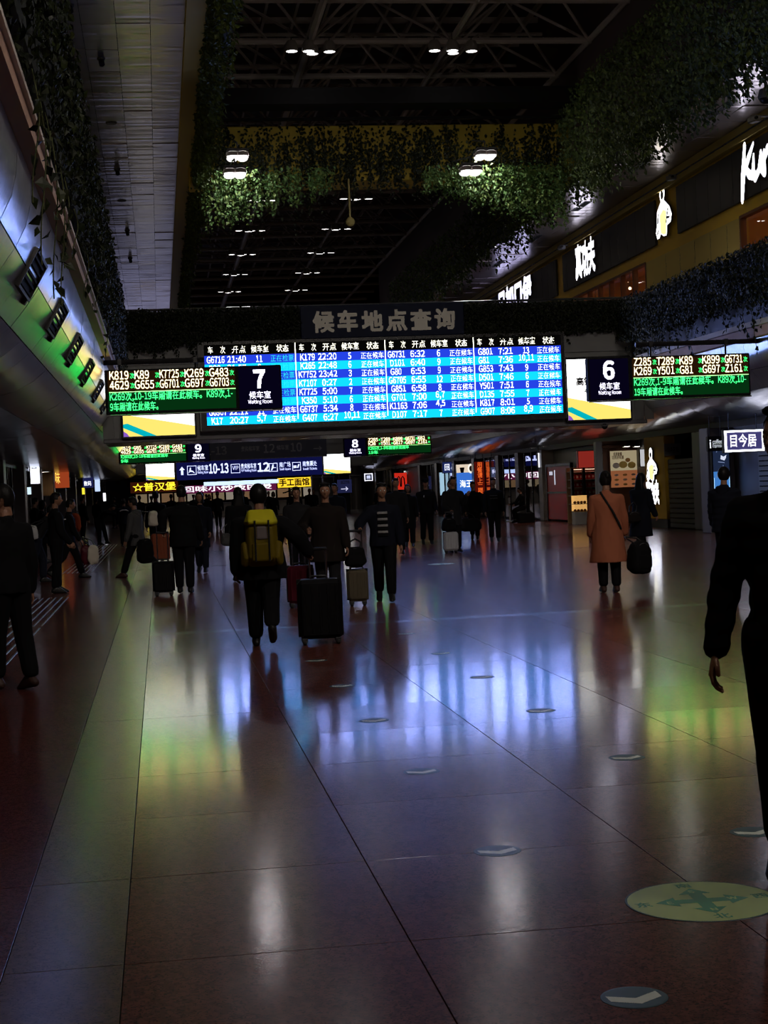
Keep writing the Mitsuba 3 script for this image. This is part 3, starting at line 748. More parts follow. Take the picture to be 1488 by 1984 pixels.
part(t, 'cross_bar', tube([(-1.2, 96.07, 5.5), (14.0, 96.07, 5.5)], .06, 8), 'satin_black')

# ------------------------------------------------------------------ lamps
def rotm_(ax, deg):
    c, s_ = math.cos(math.radians(deg)), math.sin(math.radians(deg))
    return np.array([[1, 0, 0], [0, c, -s_], [0, s_, c]])


def roof_lamp(x, y, z, lab, grp='bright round lamps under the truss roof'):
    t = thing('roof_lamp', lab, 'lamp', grp)
    hk = part(t, 'housing', lathe([(.0, z + .34), (.14, z + .34), (.20, z + .22), (.215, z), (.19, z), (.19, z + .02)][::-1], 14, (x, y, 0)), 'lamp_housing', smooth=40)
    m = disc(.19, 16, True)
    part(hk, 'diffuser', M3(np.column_stack([m.vertices[:, :2], m.vertices[:, 2] - .035 * (1 - (m.vertices[:, 0] ** 2 + m.vertices[:, 1] ** 2) / .19 ** 2)]) + np.array([x, y, z + .005]), m.faces), emit=[LAMP * v for v in (1.0, .93, .90)], weight=.12)
    part(t, 'hanger', tube([(x, y, z + .33), (x, y, 16.4)], .012, 4), 'satin_black')


CL = [(-.62, -.35, .02), (.62, -.35, .0), (.12, .25, .1), (-.12, -.85, -.12)]
for k, y in enumerate((-9.0, -.4, 8.3, 17.0, 25.7, 34.3, 43.0, 51.7, 77.7, 86.5, 95.0, 103.5, 112.2)):
    for cxx, w in ((5.5, 'left'), (10.22, 'right')):
        for q, (dx, dy, dz) in enumerate(CL):
            pos = ('left', 'right', 'rear', 'front')[q]
            if k == 7: lab = 'the %s lamp of the %s cluster of four above the yellow beam' % (pos, w)
            elif k > 7: lab = '%s lamp of the %s %s cluster below the creepers' % (pos, ('topmost', 'second', 'third', 'fourth', 'lowest')[k - 8], w)
            else: lab = '%s lamp of the %s cluster over the near hall, bay %s from the yellow beam' % (pos, w, ('seven', 'six', 'five', 'four', 'three', 'two', 'one')[k])
            roof_lamp(cxx + dx, y + dy, 15.95 + dz, lab, 'roof lamps, %s cluster row %d' % (w, k))
for n, (px, py, yy) in enumerate(((460, 305, 53.0), (455, 338, 51.8), (940, 303, 53.0), (912, 333, 51.8))):
    c = at(px, py, yy)
    t = thing('flood_lamp', ['left upper', 'left lower', 'right upper', 'right lower'][n] + ' of the four flower shaped flood lamps in front of the yellow beam', 'lamp')
    part(t, 'arm', tube([(c[0], yy, c[2] + .22), (c[0], yy, c[2] + .5), (c[0], 55.0, c[2] + 1.0)], .03, 6), 'dark_grey')
    part(t, 'plate', cbx(c[0] - .36, c[0] + .36, yy - .36, yy + .36, c[2] + .16, c[2] + .24, .02), 'dark_grey')
    for a in range(4):
        u, v = .24 * math.cos(a * 1.571 + .78), .24 * math.sin(a * 1.571 + .78)
        part(t, 'housing', lathe([(.19, 0), (.205, .01), (.20, .12), (.08, .18), (0, .18)], 14, (c[0] + u, yy + v, c[2])), 'lamp_housing', smooth=40)
        part(t, 'diffuser', M3(sphere((0, 0, 0), (.185, .185, .11), 2).vertices + np.array([c[0] + u, yy + v, c[2]]), sphere((0, 0, 0), 1, 2).faces), emit=[FLOOD * v for v in (1.0, .93, .96)], weight=.5)
bm2 = thing('cross_beam', 'added mustard yellow cross beam above the camera, unseen, carrying the fill lamps', 'beam')  # beam added out of view to carry the fill lamps
part(bm2, 'face', cbx(1.7, 15.0, 1.2, 2.8, 12.45, 14.4, .03), 'yellow_paint')
for n, (x, z) in enumerate(((3.0, 13.3), (3.0, 12.75), (11.5, 13.3), (11.5, 12.75))):
    t = thing('flood_lamp', ['left upper', 'left lower', 'right upper', 'right lower'][n] + ' of four unseen fill lamps added above the camera', 'lamp')  # lamps added out of view to brighten surfaces facing the camera
    part(t, 'arm', tube([(x, 3.8, z), (x, 2.75, z)], .03, 6), 'dark_grey')
    rx = rotm_('x', 68)
    va = np.linspace(.15, math.pi - .15, 12)
    vis = M3([[r * math.cos(a), r * math.sin(a), zz] for r in (.20, .206) for zz in (0, -.42) for a in va], [[i + b, i + 1 + b, i + 13 + b] for b in (0, 24) for i in range(11)] + [[i + b, i + 13 + b, i + 12 + b] for b in (0, 24) for i in range(11)])
    for a in range(4):
        u, v = .24 * math.cos(a * 1.571 + .78), .24 * math.sin(a * 1.571 + .78)
        pl = lambda m: M3((m.vertices + np.array([u, v, 0])) @ rx.T + np.array([x, 4.0, z]), m.faces)
        hk = part(t, 'housing', pl(lathe([(.19, 0), (.205, .01), (.20, .12), (.08, .18), (0, .18)], 14)), 'lamp_housing', smooth=40)
        part(t, 'visor', pl(vis), 'satin_black', smooth=40)  # keeps the added fill light off the roof frame
        part(hk, 'diffuser', pl(move(disc(.185, 16, True), (0, 0, .002))), emit=[REAR_FILL * v for v in (1.0, .88, .77)], weight=1.0)
for k, y in enumerate((37.5, 41.6, 43.3, 46.7, 51.7, 55.1, 60.0, 64.2, 68.6, 72.0, 76.8, 81)):
    t = thing('downlight', 'small round downlight in the right soffit', 'lamp', 'downlights in the right soffit')
    part(t, 'ring', lathe([(.10, -.02), (.135, -.02), (.14, 0), (.10, .02)], 16, (17.05, y, ZC)), 'white_paint')
    part(t, 'diffuser', move(disc(.10, 14, True), (17.05, y, ZC - .004)), emit=(80, 68, 52), weight=.3)
for k, (x, y) in enumerate(((1.0, 47), (4.4, 47.5), (6.2, 46), (7.5, 48), (9.6, 47), (12.4, 47.5), (2.4, 48.4))):
    t = thing('bridge_downlight', 'small downlight in the underside of the footbridge', 'lamp', 'downlights under the footbridge')
    part(t, 'ring', lathe([(.13, -.02), (.16, -.02), (.165, 0), (.13, .01)], 16, (x, y, 3.285)), 'white_paint')
    part(t, 'diffuser', move(disc(.13, 14, True), (x, y, 3.275)), emit=(2.4, 2.2, 2.0), weight=.15)

# ------------------------------------------------------------------ things in the soffits
for k, y in enumerate((49.0, 57.4, 66.0, 74.6, 83)):
    for x, w in ((17.12, 'left'), (18.45, 'right')):
        t = thing('ceiling_vent', 'dark slot vent in the right soffit, %s row' % w, 'air vent', 'slot vents in the right soffit, %s row' % w)
        part(t, 'frame', cat([bx(x - .16, x + .16, y - 1.12, y - 1.06, ZC - .02, ZC), bx(x - .16, x + .16, y + 1.06, y + 1.12, ZC - .02, ZC), bx(x - .16, x - .12, y - 1.1, y + 1.1, ZC - .02, ZC), bx(x + .12, x + .16, y - 1.1, y + 1.1, ZC - .02, ZC)]), 'dark_grey')
        part(t, 'slot', bx(x - .12, x + .12, y - 1.06, y + 1.06, ZC - .012, ZC - .004), 'matte_black')
for k, (x, y, flat) in enumerate(((-1.6, 38.1, 0), (-1.03, 42.7, 0), (-.98, 50, 1), (-.99, 57, 0), (-.97, 63, 1), (-.9, 70, 0), (-.92, 78, 0))):
    t = thing('ceiling_speaker', 'small dark fitting on the left soffit, number %s from the camera' % ['one', 'two', 'three', 'four', 'five', 'six', 'seven'][k], 'ceiling fitting', 'small dark fittings on the left soffit')
    if flat: part(t, 'ring', lathe([(0, -.03), (.16, -.03), (.18, 0)], 16, (x, y, ZC)), 'dark_grey')
    else:
        part(t, 'base', lathe([(0, -.05), (.10, -.05), (.11, 0)], 14, (x, y, ZC)), 'dark_grey')
        part(t, 'head', tube([(x, y, ZC - .05), (x + .02, y - .12, ZC - .20)], .075, 10), 'matte_black')
for k, (x, y) in enumerate(((17.9, 41.5), (17.9, 50.2), (17.9, 58.9), (17.9, 67.6), (16.5, 54.5), (16.4, 63))):
    t = thing('sprinkler', 'tiny dark sprinkler head on the right soffit', 'sprinkler', 'sprinkler heads on the right soffit')
    part(t, 'stem', tube([(x, y, ZC), (x, y, ZC - .12)], .025, 6), 'satin_black')
    part(t, 'deflector', move(lathe([(0, 0), (.07, 0), (.07, .012), (0, .012)], 10), (x, y, ZC - .13)), 'satin_black')
c = at(1484, 190, 41.5)
t = thing('security_camera', 'black dome camera hanging from the right soffit at the right edge', 'camera')
part(t, 'stem', tube([(c[0], 41.5, ZC), (c[0], 41.5, c[2] + .25)], .04, 8), 'satin_black')
part(t, 'shroud', lathe([(.20, -.02), (.22, .05), (.17, .24), (0, .28)], 16, (c[0], 41.5, c[2])), 'grey_paint', smooth=40)
part(t, 'dome', sphere((c[0], 41.5, c[2] - .02), (.18, .18, .15), 2), 'satin_black', smooth=True)
for k, (px, py, yy) in enumerate(((1298, 345, 58), (1086, 480, 74), (1458, 232, 45.5))):
    c = at(px, py, yy)
    t = thing('wall_camera', ['small camera on the cornice above the yellow pillar of the upper shop front', 'small camera on the cornice above the 真功夫 sign board', 'small camera on the cornice near the right edge'][k], 'camera')
    part(t, 'bracket', bx(c[0] - .05, UP - .2, yy - .03, yy + .03, c[2] + .08, c[2] + .13), 'grey_paint')
    part(t, 'body', rotz(cbx(c[0] - .12, c[0] + .12, yy - .28, yy + .12, c[2] - .1, c[2] + .08, .03), 20, c), 'grey_paint')
    part(t, 'lens', tube([(c[0], yy - .28, c[2]), (c[0], yy - .34, c[2])], .05, 10), 'satin_black')
t = thing('hanging_ball', 'small brass ball hanging on a rod below the yellow beam', 'pendant')
part(t, 'rod', tube([(7.0, 54.8, 12.5), (7.0, 54.8, 11.15)], .035, 8), 'brass_ball')
part(t, 'ball', lathe([(0, -.17), (.08, -.15), (.15, -.07), (.165, .02), (.12, .11), (.05, .16), (0, .2)], 18, (7.0, 54.8, 11.0)), 'brass_ball', smooth=True)
c = at(1181, 831, 44.4)
t = thing('bridge_camera', 'small dome camera under the right end of the footbridge', 'camera')
part(t, 'base', lathe([(.09, -.05), (.12, 0)], 12, (c[0], 44.9, 3.24)), 'grey_paint')
part(t, 'dome', sphere((c[0], 44.9, 3.19), .085, 2), 'satin_black', smooth=True)

# ------------------------------------------------------------------ upper shop signs
def sign_board(y0, y1, lab):
    t = thing('sign_board', lab, 'sign board')
    part(t, 'panel', cbx(UP - .10, UP, y0, y1, 10.93, 12.73, .015), 'board_dark')
    for y in np.arange(math.ceil(y0 / 1.25) * 1.25, y1, 1.25): part(t, 'joint', bx(UP - .104, UP - .1, y, y + .012, 10.94, 12.72), 'matte_black')


sign_board(34, 58.5, 'dark sign board behind the white script letters at the right edge, upper gallery')
sign_board(61.2, 75.8, 'dark sign board behind the white calligraphy 真功夫, upper gallery')
sign_board(77.1, 110, 'dark sign board behind the farthest white characters, upper gallery')
WHT = (3.2, 3.2, 3.9)


def glow(t, ms, o, face, col=WHT, wt=1.0):
    part(t, 'letters', front(ms, o, face), emit=[v * BACKLIT for v in col], weight=wt)


t = thing('shop_letters', 'white glowing brush characters 真功夫 on the upper right sign board', 'shop sign')
V = text('真功夫', 1.0, 3, 0)
V = M3(V.vertices * np.array([3.4 / V.vertices[:, 0].max(), 1.45, 1]), V.faces)
part(t, 'backs', front(move(V, (0, 0, .005)), (UP - .11, 73.1, 11.08), 'R'), 'white_paint')
glow(t, move(V, (0, 0, .07)), (UP - .11, 73.1, 11.08), 'R')
t = thing('shop_letters', 'white glowing script letters Kung cut by the right edge of the photograph', 'shop sign')
STK = {'K': [[(.10, -.35, .10), (.22, .5, .16), (.38, 1.45, .10)], [(.95, 1.35, .06), (.60, .95, .12), (.35, .62, .10)], [(.40, .66, .10), (.62, .40, .13), (.95, .22, .09)]],
       'u': [[(.95, .95, .07), (.88, .45, .12), (1.0, .18, .12), (1.25, .35, .10), (1.42, .92, .08)], [(1.42, .92, .08), (1.40, .40, .12), (1.56, .16, .08)]],
       'n': [[(1.62, .90, .07), (1.60, .5, .12), (1.62, .15, .09)], [(1.62, .6, .08), (1.85, .92, .12), (2.02, .75, .12), (2.02, .3, .11), (2.2, .15, .07)]],
       'g': [[(2.75, .85, .08), (2.45, .9, .11), (2.3, .55, .12), (2.5, .25, .12), (2.75, .55, .10), (2.78, .9, .08)], [(2.78, .9, .08), (2.75, .1, .11), (2.55, -.3, .11), (2.25, -.25, .07)]]}


def brush(strokes, sx, sy):
    ms = []
    for s_ in strokes:
        for (a, b) in zip(s_[:-1], s_[1:]):
            th = np.linspace(0, 2 * np.pi, 10, endpoint=False)
            P = np.vstack([np.column_stack([q[0] * sx + q[2] * sx * np.cos(th), q[1] * sy + q[2] * sx * np.sin(th)]) for q in (a, b)])
            from shapely.geometry import MultiPoint
            ms.append(poly(list(MultiPoint(P).convex_hull.exterior.coords)[:-1]))
    return cat(ms)


glow(t, move(brush(sum(STK.values(), []), 1.35, .98), (0, 0, .07)), (UP - .11, 51.6, 11.25), 'R')
t = thing('shop_letters', 'farthest white glowing characters on the upper gallery, half hidden by the footbridge', 'shop sign')
V = text('日加口伊', 1.2, 3, 0)
V = M3(V.vertices * np.array([8.2 / V.vertices[:, 0].max(), 1.15, 1]), V.faces)
glow(t, move(V, (0, 0, .07)), (UP - .11, 90.2, 11.2), 'R', (1.6, 1.6, 2.6))


def emblem(o, s, face, lab, wide=1.0):
    """The pointed lit emblem: a slender oval over a leaf-like lower half."""
    t = thing('lit_emblem', lab, 'shop sign')
    oval = [(.02 + .13 * math.cos(a), 1.62 + .36 * math.sin(a)) for a in np.linspace(-.9, math.pi + .9, 18)]
    body = oval + [(-.16, 1.2), (-.26, 1.05), (-.30, .55), (-.36, .30), (-.30, .05), (-.18, .05), (-.10, .18), (.02, .05), (.18, .03), (.22, .38), (.40, .44), (.46, .70), (.36, 1.02), (.20, 1.22), (.14, 1.30)]
    hole = [(.02 + .055 * math.cos(a), 1.55 + .16 * math.sin(a)) for a in np.linspace(0, 2 * math.pi, 16, endpoint=False)]
    yel = [(-.10, .22), (.02, .12), (.15, .10), (.17, .50), (.20, .90), (.05, 1.0), (-.12, .85)]
    S = lambda p, w: front(M3(poly(p).vertices * s * np.array([wide, 1, 1]) + np.array([0, 0, w]), poly(p).faces), o, face)
    part(t, 'body', S(body, .05), emit=[v * BACKLIT for v in (3.0, 3.0, 3.1)], weight=.8)
    part(t, 'back_box', front(M3(poly(body).vertices * s * 1.04 * np.array([wide, 1, 1]) + np.array([0, -.03, .01]), poly(body).faces), o, face), 'satin_black')
    part(t, 'dark_oval', S(hole, .056), 'matte_black')
    part(t, 'yellow_face', S(yel, .056), emit=[v * BACKLIT for v in (1.6, 1.4, .45)], weight=.2)
    part(t, 'dark_strokes', cat([S(p, .06) for p in ([(-.27, .6), (-.20, .95), (-.17, .93), (-.22, .6)], [(-.30, .22), (-.2, .4), (-.18, .37), (-.26, .2)], [(.18, .45), (.30, .95), (.27, .98), (.16, .5)], [(.22, .62), (.34, .60), (.36, .66), (.24, .70)])]), 'matte_black')


emblem((UP - .12, 60.0, 11.02), 1.08, 'R', 'big glowing white and yellow emblem between the sign boards of the upper right shop front', 2.3)
# ------------------------------------------------------------------ ground floor shops on the right
emblem((WR - .08, 49.72, 1.50), .56, 'R', 'glowing white and yellow emblem on the ground floor yellow wall panel', 2.6)
t = thing('shop_letters', 'white glowing brush characters below the emblem on the ground floor yellow wall', 'shop sign')
V = text('真功夫', .52, 4, 0)
V = M3(V.vertices * np.array([1.35 / V.vertices[:, 0].max(), 1.3, 1]), V.faces)
glow(t, move(V, (0, 0, .05)), (WR - .07, 50.35, .74), 'R')


def box_sign(px0, py0, px1, py1, Y, d=.12):
    a, b = at(px0, py1, Y), at(px1, py0, Y)
    m = at((px0 + px1) / 2, (py0 + py1) / 2, Y)
    w, h = (b[0] - a[0]), (px1 - px0) * 0 + (py1 - py0) * Y / FOCAL
    return m[0] - w / 2, m[0] + w / 2, m[2] - h / 2, m[2] + h / 2


def lit_sign(name, lab, cat_, px, Y, face, texts=(), frame=None, frame_col=None, wt=.5, body='satin_black', hang=True):
    """A flat lit sign facing the camera's end of the hall. texts: (string, height, u, v, colour) with u, v, height as shares of the sign's size."""
    x0, x1, z0, z1 = box_sign(*px, Y)
    w, h = x1 - x0, z1 - z0
    t = thing(name, lab, cat_)
    if hang:
        for x in (x0 + .15 * w, x1 - .15 * w): part(t, 'hanger', tube([(x, Y + .07, z1), (x, Y + .07, 3.25)], .012, 5), 'satin_black')
    part(t, 'case', cbx(x0 - .02, x1 + .02, Y, Y + .14, z0 - .02, z1 + .02, .01), body)
    if isinstance(face, str): part(t, 'face', front(rect(x0, x1, z0, z1, .004), (0, Y, 0)), face)
    else: part(t, 'face', front(rect(x0, x1, z0, z1, .004), (0, Y, 0)), emit=[v * BACKLIT for v in face], weight=wt)
    for s, hh, u, v, col, ww in texts:
        m = front(off(text(s, hh * h, 1, .010, width=ww * w if ww else None, anchor='c'), x0 + u * w, z0 + v * h), (0, Y, 0))
        if isinstance(col, str): part(t, 'lettering', m, col)
        else: part(t, 'lettering', m, emit=[q * BACKLIT for q in col], weight=.3)
    if frame:
        f = frame
        part(t, 'tube_frame', cat([bx(x0, x1, Y - .05, Y - .01, z1 - f, z1), bx(x0, x1, Y - .05, Y - .01, z0, z0 + f), bx(x0, x0 + f, Y - .05, Y - .01, z0, z1), bx(x1 - f, x1, Y - .05, Y - .01, z0, z1)]), emit=[q * BACKLIT for q in frame_col], weight=.6)
    return t, (x0, x1, z0, z1)


t, (x0, x1, z0, z1) = lit_sign('framed_shop_sign', 'glowing sign with a white tube frame and three white characters at the right edge', 'shop sign', (1404, 832, 1479, 876), 39.6, (.05, .045, .16), (('目今居', .55, .48, .22, (3, 3, 3.4), .66),), .06, (2.4, 2.5, 3.0))
part(t, 'arm', bx(x1, WR + .1, 39.65, 39.7, z1 - .2, z1 - .12), 'satin_black')
t, (x0, x1, z0, z1) = lit_sign('shop_plate', 'dark plate with small white lettering left of the framed glowing sign', 'shop sign', (1373, 846, 1402, 873), 41.8, 'matte_black', (('i', .62, .12, .16, (.8, .85, .9), .10), ('coffee', .3, .58, .48, (.6, .65, .7), .62), ('Espresso', .26, .6, .14, (.5, .55, .6), .68)))
part(t, 'bracket', bx(x1 + .02, WR, 41.85, 41.9, z1 - .15, z1 - .05), 'satin_black')
# blue poster box on the column
t = thing('poster_box', 'tall back-lit poster with a blue foot on the grey column at the right', 'light box')
x0, x1, z0, z1 = box_sign(1384, 854, 1411, 957, 42.2)
w, h = x1 - x0, z1 - z0
part(t, 'case', cbx(x0 - .03, x1 + .03, 42.2, 42.4, z0 - .03, z1 + .03, .01), 'satin_black')
part(t, 'upper_picture', front(rect(x0, x1, z0 + .42 * h, z1, .004), (0, 42.2, 0)), emit=(.012, .02, .05), weight=.2)
part(t, 'blue_foot', front(rect(x0, x1, z0, z0 + .42 * h, .004), (0, 42.2, 0)), emit=(.05, .20, .55), weight=.3)
part(t, 'pale_rim', front(cat([rect(x0, x1, z0, z0 + .02 * h, .008), rect(x0, x0 + .05 * w, z0, z0 + .3 * h, .008), rect(x1 - .05 * w, x1, z0, z0 + .4 * h, .008)]), (0, 42.2, 0)), emit=(.4, .7, 1.0), weight=.1)
part(t, 'white_shape', front(poly([(x0 + a * w, z0 + b * h) for a, b in ((.45, .66), (.7, .63), (.8, .68), (.84, .74), (.65, .71), (.48, .74))]), (0, 42.185, 0)), emit=(.7, .75, .9), weight=.1)
part(t, 'drawing_lines', front(cat([poly([(x0 + a * w, z0 + b * h) for a, b in q]) for q in (((.2, .8), (.3, .9), (.33, .89), (.24, .79)), ((.3, .6), (.7, .58), (.7, .6), (.3, .62)), ((.55, .42), (.6, .55), (.64, .54), (.6, .42)), ((.15, .3), (.25, .42), (.28, .4), (.2, .29)))]), (0, 42.185, 0)), emit=(.15, .2, .35), weight=.05)
part(t, 'green_lamp', sphere((x0 + .3 * w, 42.17, z1 - .06 * h), .035, 1), emit=(.1, 2.0, .6), weight=.05)
t = thing('grey_column', 'grey clad column carrying the blue poster', 'column')
solid(t, cbx(15.2, 15.98, 42.42, 43.1, 0, 2.95, .02), 'pillar_stone')
t = thing('louvre_panel', 'white louvred panel with dark gaps at the right edge below the framed sign', 'louvre')
part(t, 'panel', cbx(WR - .06, WR, 37.8, 40.6, 1.05, 2.35, .01), 'panel_pale')
for k in range(9): part(t, 'slat', cbx(WR - .075, WR - .058, 37.9, 40.5, 1.13 + k * .135, 1.16 + k * .135, .004), 'matte_black')
t = thing('notice_plate', 'pale unlit plate with grey lettering on the dark column right of the yellow wall', 'sign')
x0, x1, z0, z1 = box_sign(1288, 859, 1319, 883, 48.3)
part(t, 'plate', cbx(x0, x1, 48.3, 48.36, z0, z1, .008), 'grey_paint')
part(t, 'lettering', front(off(text('公共区域', .16, 1, .006, width=(x1 - x0) * .7), x0 + .08, z0 + .1), (0, 48.3, 0)), 'dark_grey')

# brown restaurant front with the food poster
t = thing('restaurant_front', 'brown wooden restaurant front with narrow spotlights, holding the food poster', 'shop front')
a = at(1166, 900, 53)[0]
part(t, 'panel', cbx(a, WR + .4, 53, 53.2, 0, 2.95, .01), 'brown_wood')
part(t, 'post', cbx(a - .22, a + .02, 52.9, 53.2, 0, 2.95, .02), 'panel_pale')
part(t, 'head_rail', cbx(a, WR + .3, 52.8, 53.0, 2.72, 2.80, .01), 'brown_wood')
part(t, 'base_rail', cbx(a, WR, 52.96, 53.0, .0, .25, .01), 'dark_grey')
for k, px in enumerate((1213, 1233, 1249)):
    c = at(px, 866, 52.4)
    p = thing('spotlight', 'flat white spotlight above the food poster, %s of three' % ['left', 'middle', 'right'][k], 'lamp')
    part(p, 'case', cbx(c[0] - .12, c[0] + .12, 52.3, 52.5, c[2], c[2] + .05, .01), 'satin_black')
    part(p, 'lens', move(M3(rect(-.11, .11, -.08, .08).vertices, rect(0, 1, 0, 1).faces[:, ::-1]), (c[0], 52.4, c[2] - .004)), emit=(6, 5.4, 4.4), weight=.5)
    part(p, 'glass_edge', bx(c[0] - .1, c[0] + .1, 52.295, 52.3, c[2], c[2] + .03), emit=(3, 2.8, 2.4), weight=.05)
t = thing('food_poster', 'framed poster of a meal in bowls above rows of smaller dishes on the brown wall', 'poster')
x0, x1, z0, z1 = box_sign(1184, 872, 1236, 945, 52.95)
w, h = x1 - x0, z1 - z0
part(t, 'frame', cbx(x0 - .05, x1 + .05, 52.93, 53.0, z0 - .05, z1 + .05, .015), 'brown_wood')
part(t, 'sheet', front(rect(x0, x1, z0 + .46 * h, z1, .004), (0, 52.93, 0)), emit=(.30, .25, .15), weight=.2)
part(t, 'lower_sheet', front(rect(x0, x1, z0, z0 + .46 * h, .004), (0, 52.93, 0)), emit=(.22, .075, .03), weight=.2)
part(t, 'headline', front(cat([off(text('经典套餐', .1 * h, 1, .008, width=.3 * w), x0 + .12 * w, z0 + .86 * h), off(text('功夫好味道', .1 * h, 1, .008, width=.42 * w), x0 + .06 * w, z0 + .77 * h)]), (0, 52.93, 0)), 'brown_wood')
for u, v, r, m in ((.45, .62, .15, 'food_yellow'), (.75, .60, .14, 'food_yellow'), (.2, .60, .12, 'cream_ledge'), (.62, .74, .09, 'bread')):
    k = part(t, 'bowl', front(move(M3(disc(r * w, 16).vertices * np.array([1, .8, 1]), disc(1, 16).faces), (x0 + u * w, z0 + v * h, .009)), (0, 52.93, 0)), m)
for q in range(9):
    part(t, 'dish', front(move(M3(disc(.06 * w, 10).vertices * np.array([1.3, .6, 1]), disc(1, 10).faces), (x0 + (.2 + .3 * (q % 3)) * w, z0 + (.08 + .13 * (q // 3)) * h, .009)), (0, 52.93, 0)), 'food_yellow' if q % 2 else 'cream_ledge')
t, _ = lit_sign('menu_flag', 'pale tapering menu panel between the food poster and the glowing emblem', 'sign', (1241, 870, 1255, 904), 51.6, (.5, .5, .52), (), wt=.2)

# red gift shop
t = thing('gift_shop_front', 'red lit gift shop front with a red header and shelves', 'shop front')
x0, x1, z0, z1 = box_sign(1112, 872, 1166, 1010, 58.0)
part(t, 'header', front(rect(x0 + .26, x1, z1 - .62, z1, .0), (0, 57.95, 0)), emit=(.22, .018, .012), weight=.5)
part(t, 'header_box', cbx(x0 + .24, x1 + .02, 57.96, 58.2, z1 - .64, z1 + .02, .01), 'red_panel')
part(t, 'back', bx(x0, x1, 58.8, 58.9, 0, z1 - .6), 'warm_wall')
part(t, 'post', cat([cbx(x, x + .09, 57.9, 58.1, 0, z1 - .62, .01) for x in (x0 - .05, x0 + .40, x1 - .04)]), 'satin_black')
part(t, 'shelf', cat([bx(x0 + .02, x1, 58.2, 58.75, z, z + .03) for z in (.72, 1.05, 1.35, 1.65, 1.95)]), 'cream_ledge')
part(t, 'strip_light', bx(x0 + .05, x1 - .05, 58.10, 58.14, z1 - .70, z1 - .67), emit=(2.2, .9, .6), weight=.4)
for q in range(18):
    z = (1.08, 1.38, 1.68)[q // 6]; x = x0 + .06 + (q % 6) * .155
    p = thing('gift_box', 'small red gift box on the shelves of the red shop', 'box', 'red boxes on the gift shop shelves')
    part(p, 'carton', cbx(x, x + .13, 58.3, 58.5, z, z + .20, .008), 'red_panel')
    part(p, 'label', front(rect(x + .03, x + .10, z + .05, z + .14, .002), (0, 58.3, 0)), 'cream_ledge')
t = thing('bread_counter', 'small lit counter with bread and pastries behind the woman in the peach coat', 'counter')
x0, x1, z0, z1 = box_sign(1115, 950, 1143, 1008, 57.0)
part(t, 'base', cbx(x0, x1, 57, 57.5, 0, .45, .01), 'counter_white')
part(t, 'glass', bx(x0, x1, 57, 57.01, .45, 1.1), 'glass')
part(t, 'back_light', front(rect(x0, x1, .5, 1.08, .0), (0, 57.48, 0)), emit=(.75, .40, .12), weight=.5)
part(t, 'shelf', cat([bx(x0, x1, 57.05, 57.45, z, z + .02) for z in (.45, .75)]), 'counter_white')
for q in range(8):
    p = thing('bread_loaf', 'golden bread loaf in the lit counter behind the woman in the peach coat', 'bread', 'bread in the lit counter')
    solid(p, sphere((x0 + .07 + (q % 4) * .125, 57.25, .52 + .3 * (q // 4)), (.055, .08, .05), 2), 'bread', smooth=True)
t = thing('red_door', 'wide red glazed shop doors with a grey crossbar left of the gift shop', 'door')
part(t, 'panel', cbx(WR - .02, WR + .06, 60.3, 64.1, .08, 2.25, .01), 'red_panel')
part(t, 'crossbar', bx(WR - .05, WR - .02, 60.3, 64.1, 1.15, 1.22), 'grey_paint')
part(t, 'frame', cat([bx(WR - .06, WR + .06, 60.2, 60.3, 0, 2.3), bx(WR - .06, WR + .06, 64.1, 64.2, 0, 2.3), bx(WR - .06, WR + .06, 60.2, 64.2, 2.25, 2.35)]), 'satin_black')
part(t, 'notice', front(cat([rect(-63.7, -63.1, 1.9, 2.05, 0), rect(-62.9, -62.7, 1.5, 2.1, 0)]), (WR - .03, 0, 0), 'R'), emit=(.5, .5, .6), weight=.1)

for y in (61.2, 63.2):
    p = thing('door_downlight', 'small unseen lamp added above the wide red shop doors', 'lamp', 'added lamps above the red doors')  # lamps added to brighten the red doors, no source visible there
    part(p, 'ring', lathe([(.10, -.02), (.13, -.02), (.135, 0), (.10, .01)], 14, (15.2, y, 3.06)), 'white_paint')
    part(p, 'diffuser', move(disc(.10, 14, True), (15.2, y, 3.05)), emit=(75, 62, 46), weight=.3)

# flag signs farther along the right wall
lit_sign('light_box', 'plain white light box above the red shop doors', 'light box', (1043, 877, 1055, 906), 65.0, (1.3, 1.35, 1.6))
t, (x0, x1, z0, z1) = lit_sign('drink_poster', 'blue back-lit poster with white characters 海玉 under a pale top', 'light box', (886, 899, 918, 962), 80.0, (.04, .16, .62), (('海玉', .22, .52, .28, (1.6, 1.7, 1.9), .7),), wt=.4)
w, h = x1 - x0, z1 - z0
part(t, 'pale_top', front(rect(x0, x1, z0 + .74 * h, z1, .006), (0, 80, 0)), emit=(.75, .62, .48), weight=.2)
part(t, 'cup', front(poly([(x0 + a * w, z0 + b * h) for a, b in ((.25, .74), (.40, .74), (.46, .9), (.2, .9))]), (0, 79.98, 0)), 'brown_wood')
part(t, 'ring', front(cat([M3(disc(.17 * w, 18).vertices * np.array([1, 1.6, 1]) + np.array([x0 + .82 * w, z0 + .86 * h, .012]), disc(1, 18).faces)]), (0, 80, 0)), emit=(1.2, 1.05, .9), weight=.1)
part(t, 'ring_core', front(M3(disc(.09 * w, 14).vertices * np.array([1, 1.7, 1]) + np.array([x0 + .82 * w, z0 + .86 * h, .016]), disc(1, 14).faces), (0, 80, 0)), 'brown_wood')
t, (x0, x1, z0, z1) = lit_sign('led_banner', 'tall red LED banner with the column of characters 用餐请上二楼', 'LED sign', (921, 894, 939, 957), 77.0, (.07, .004, .002))
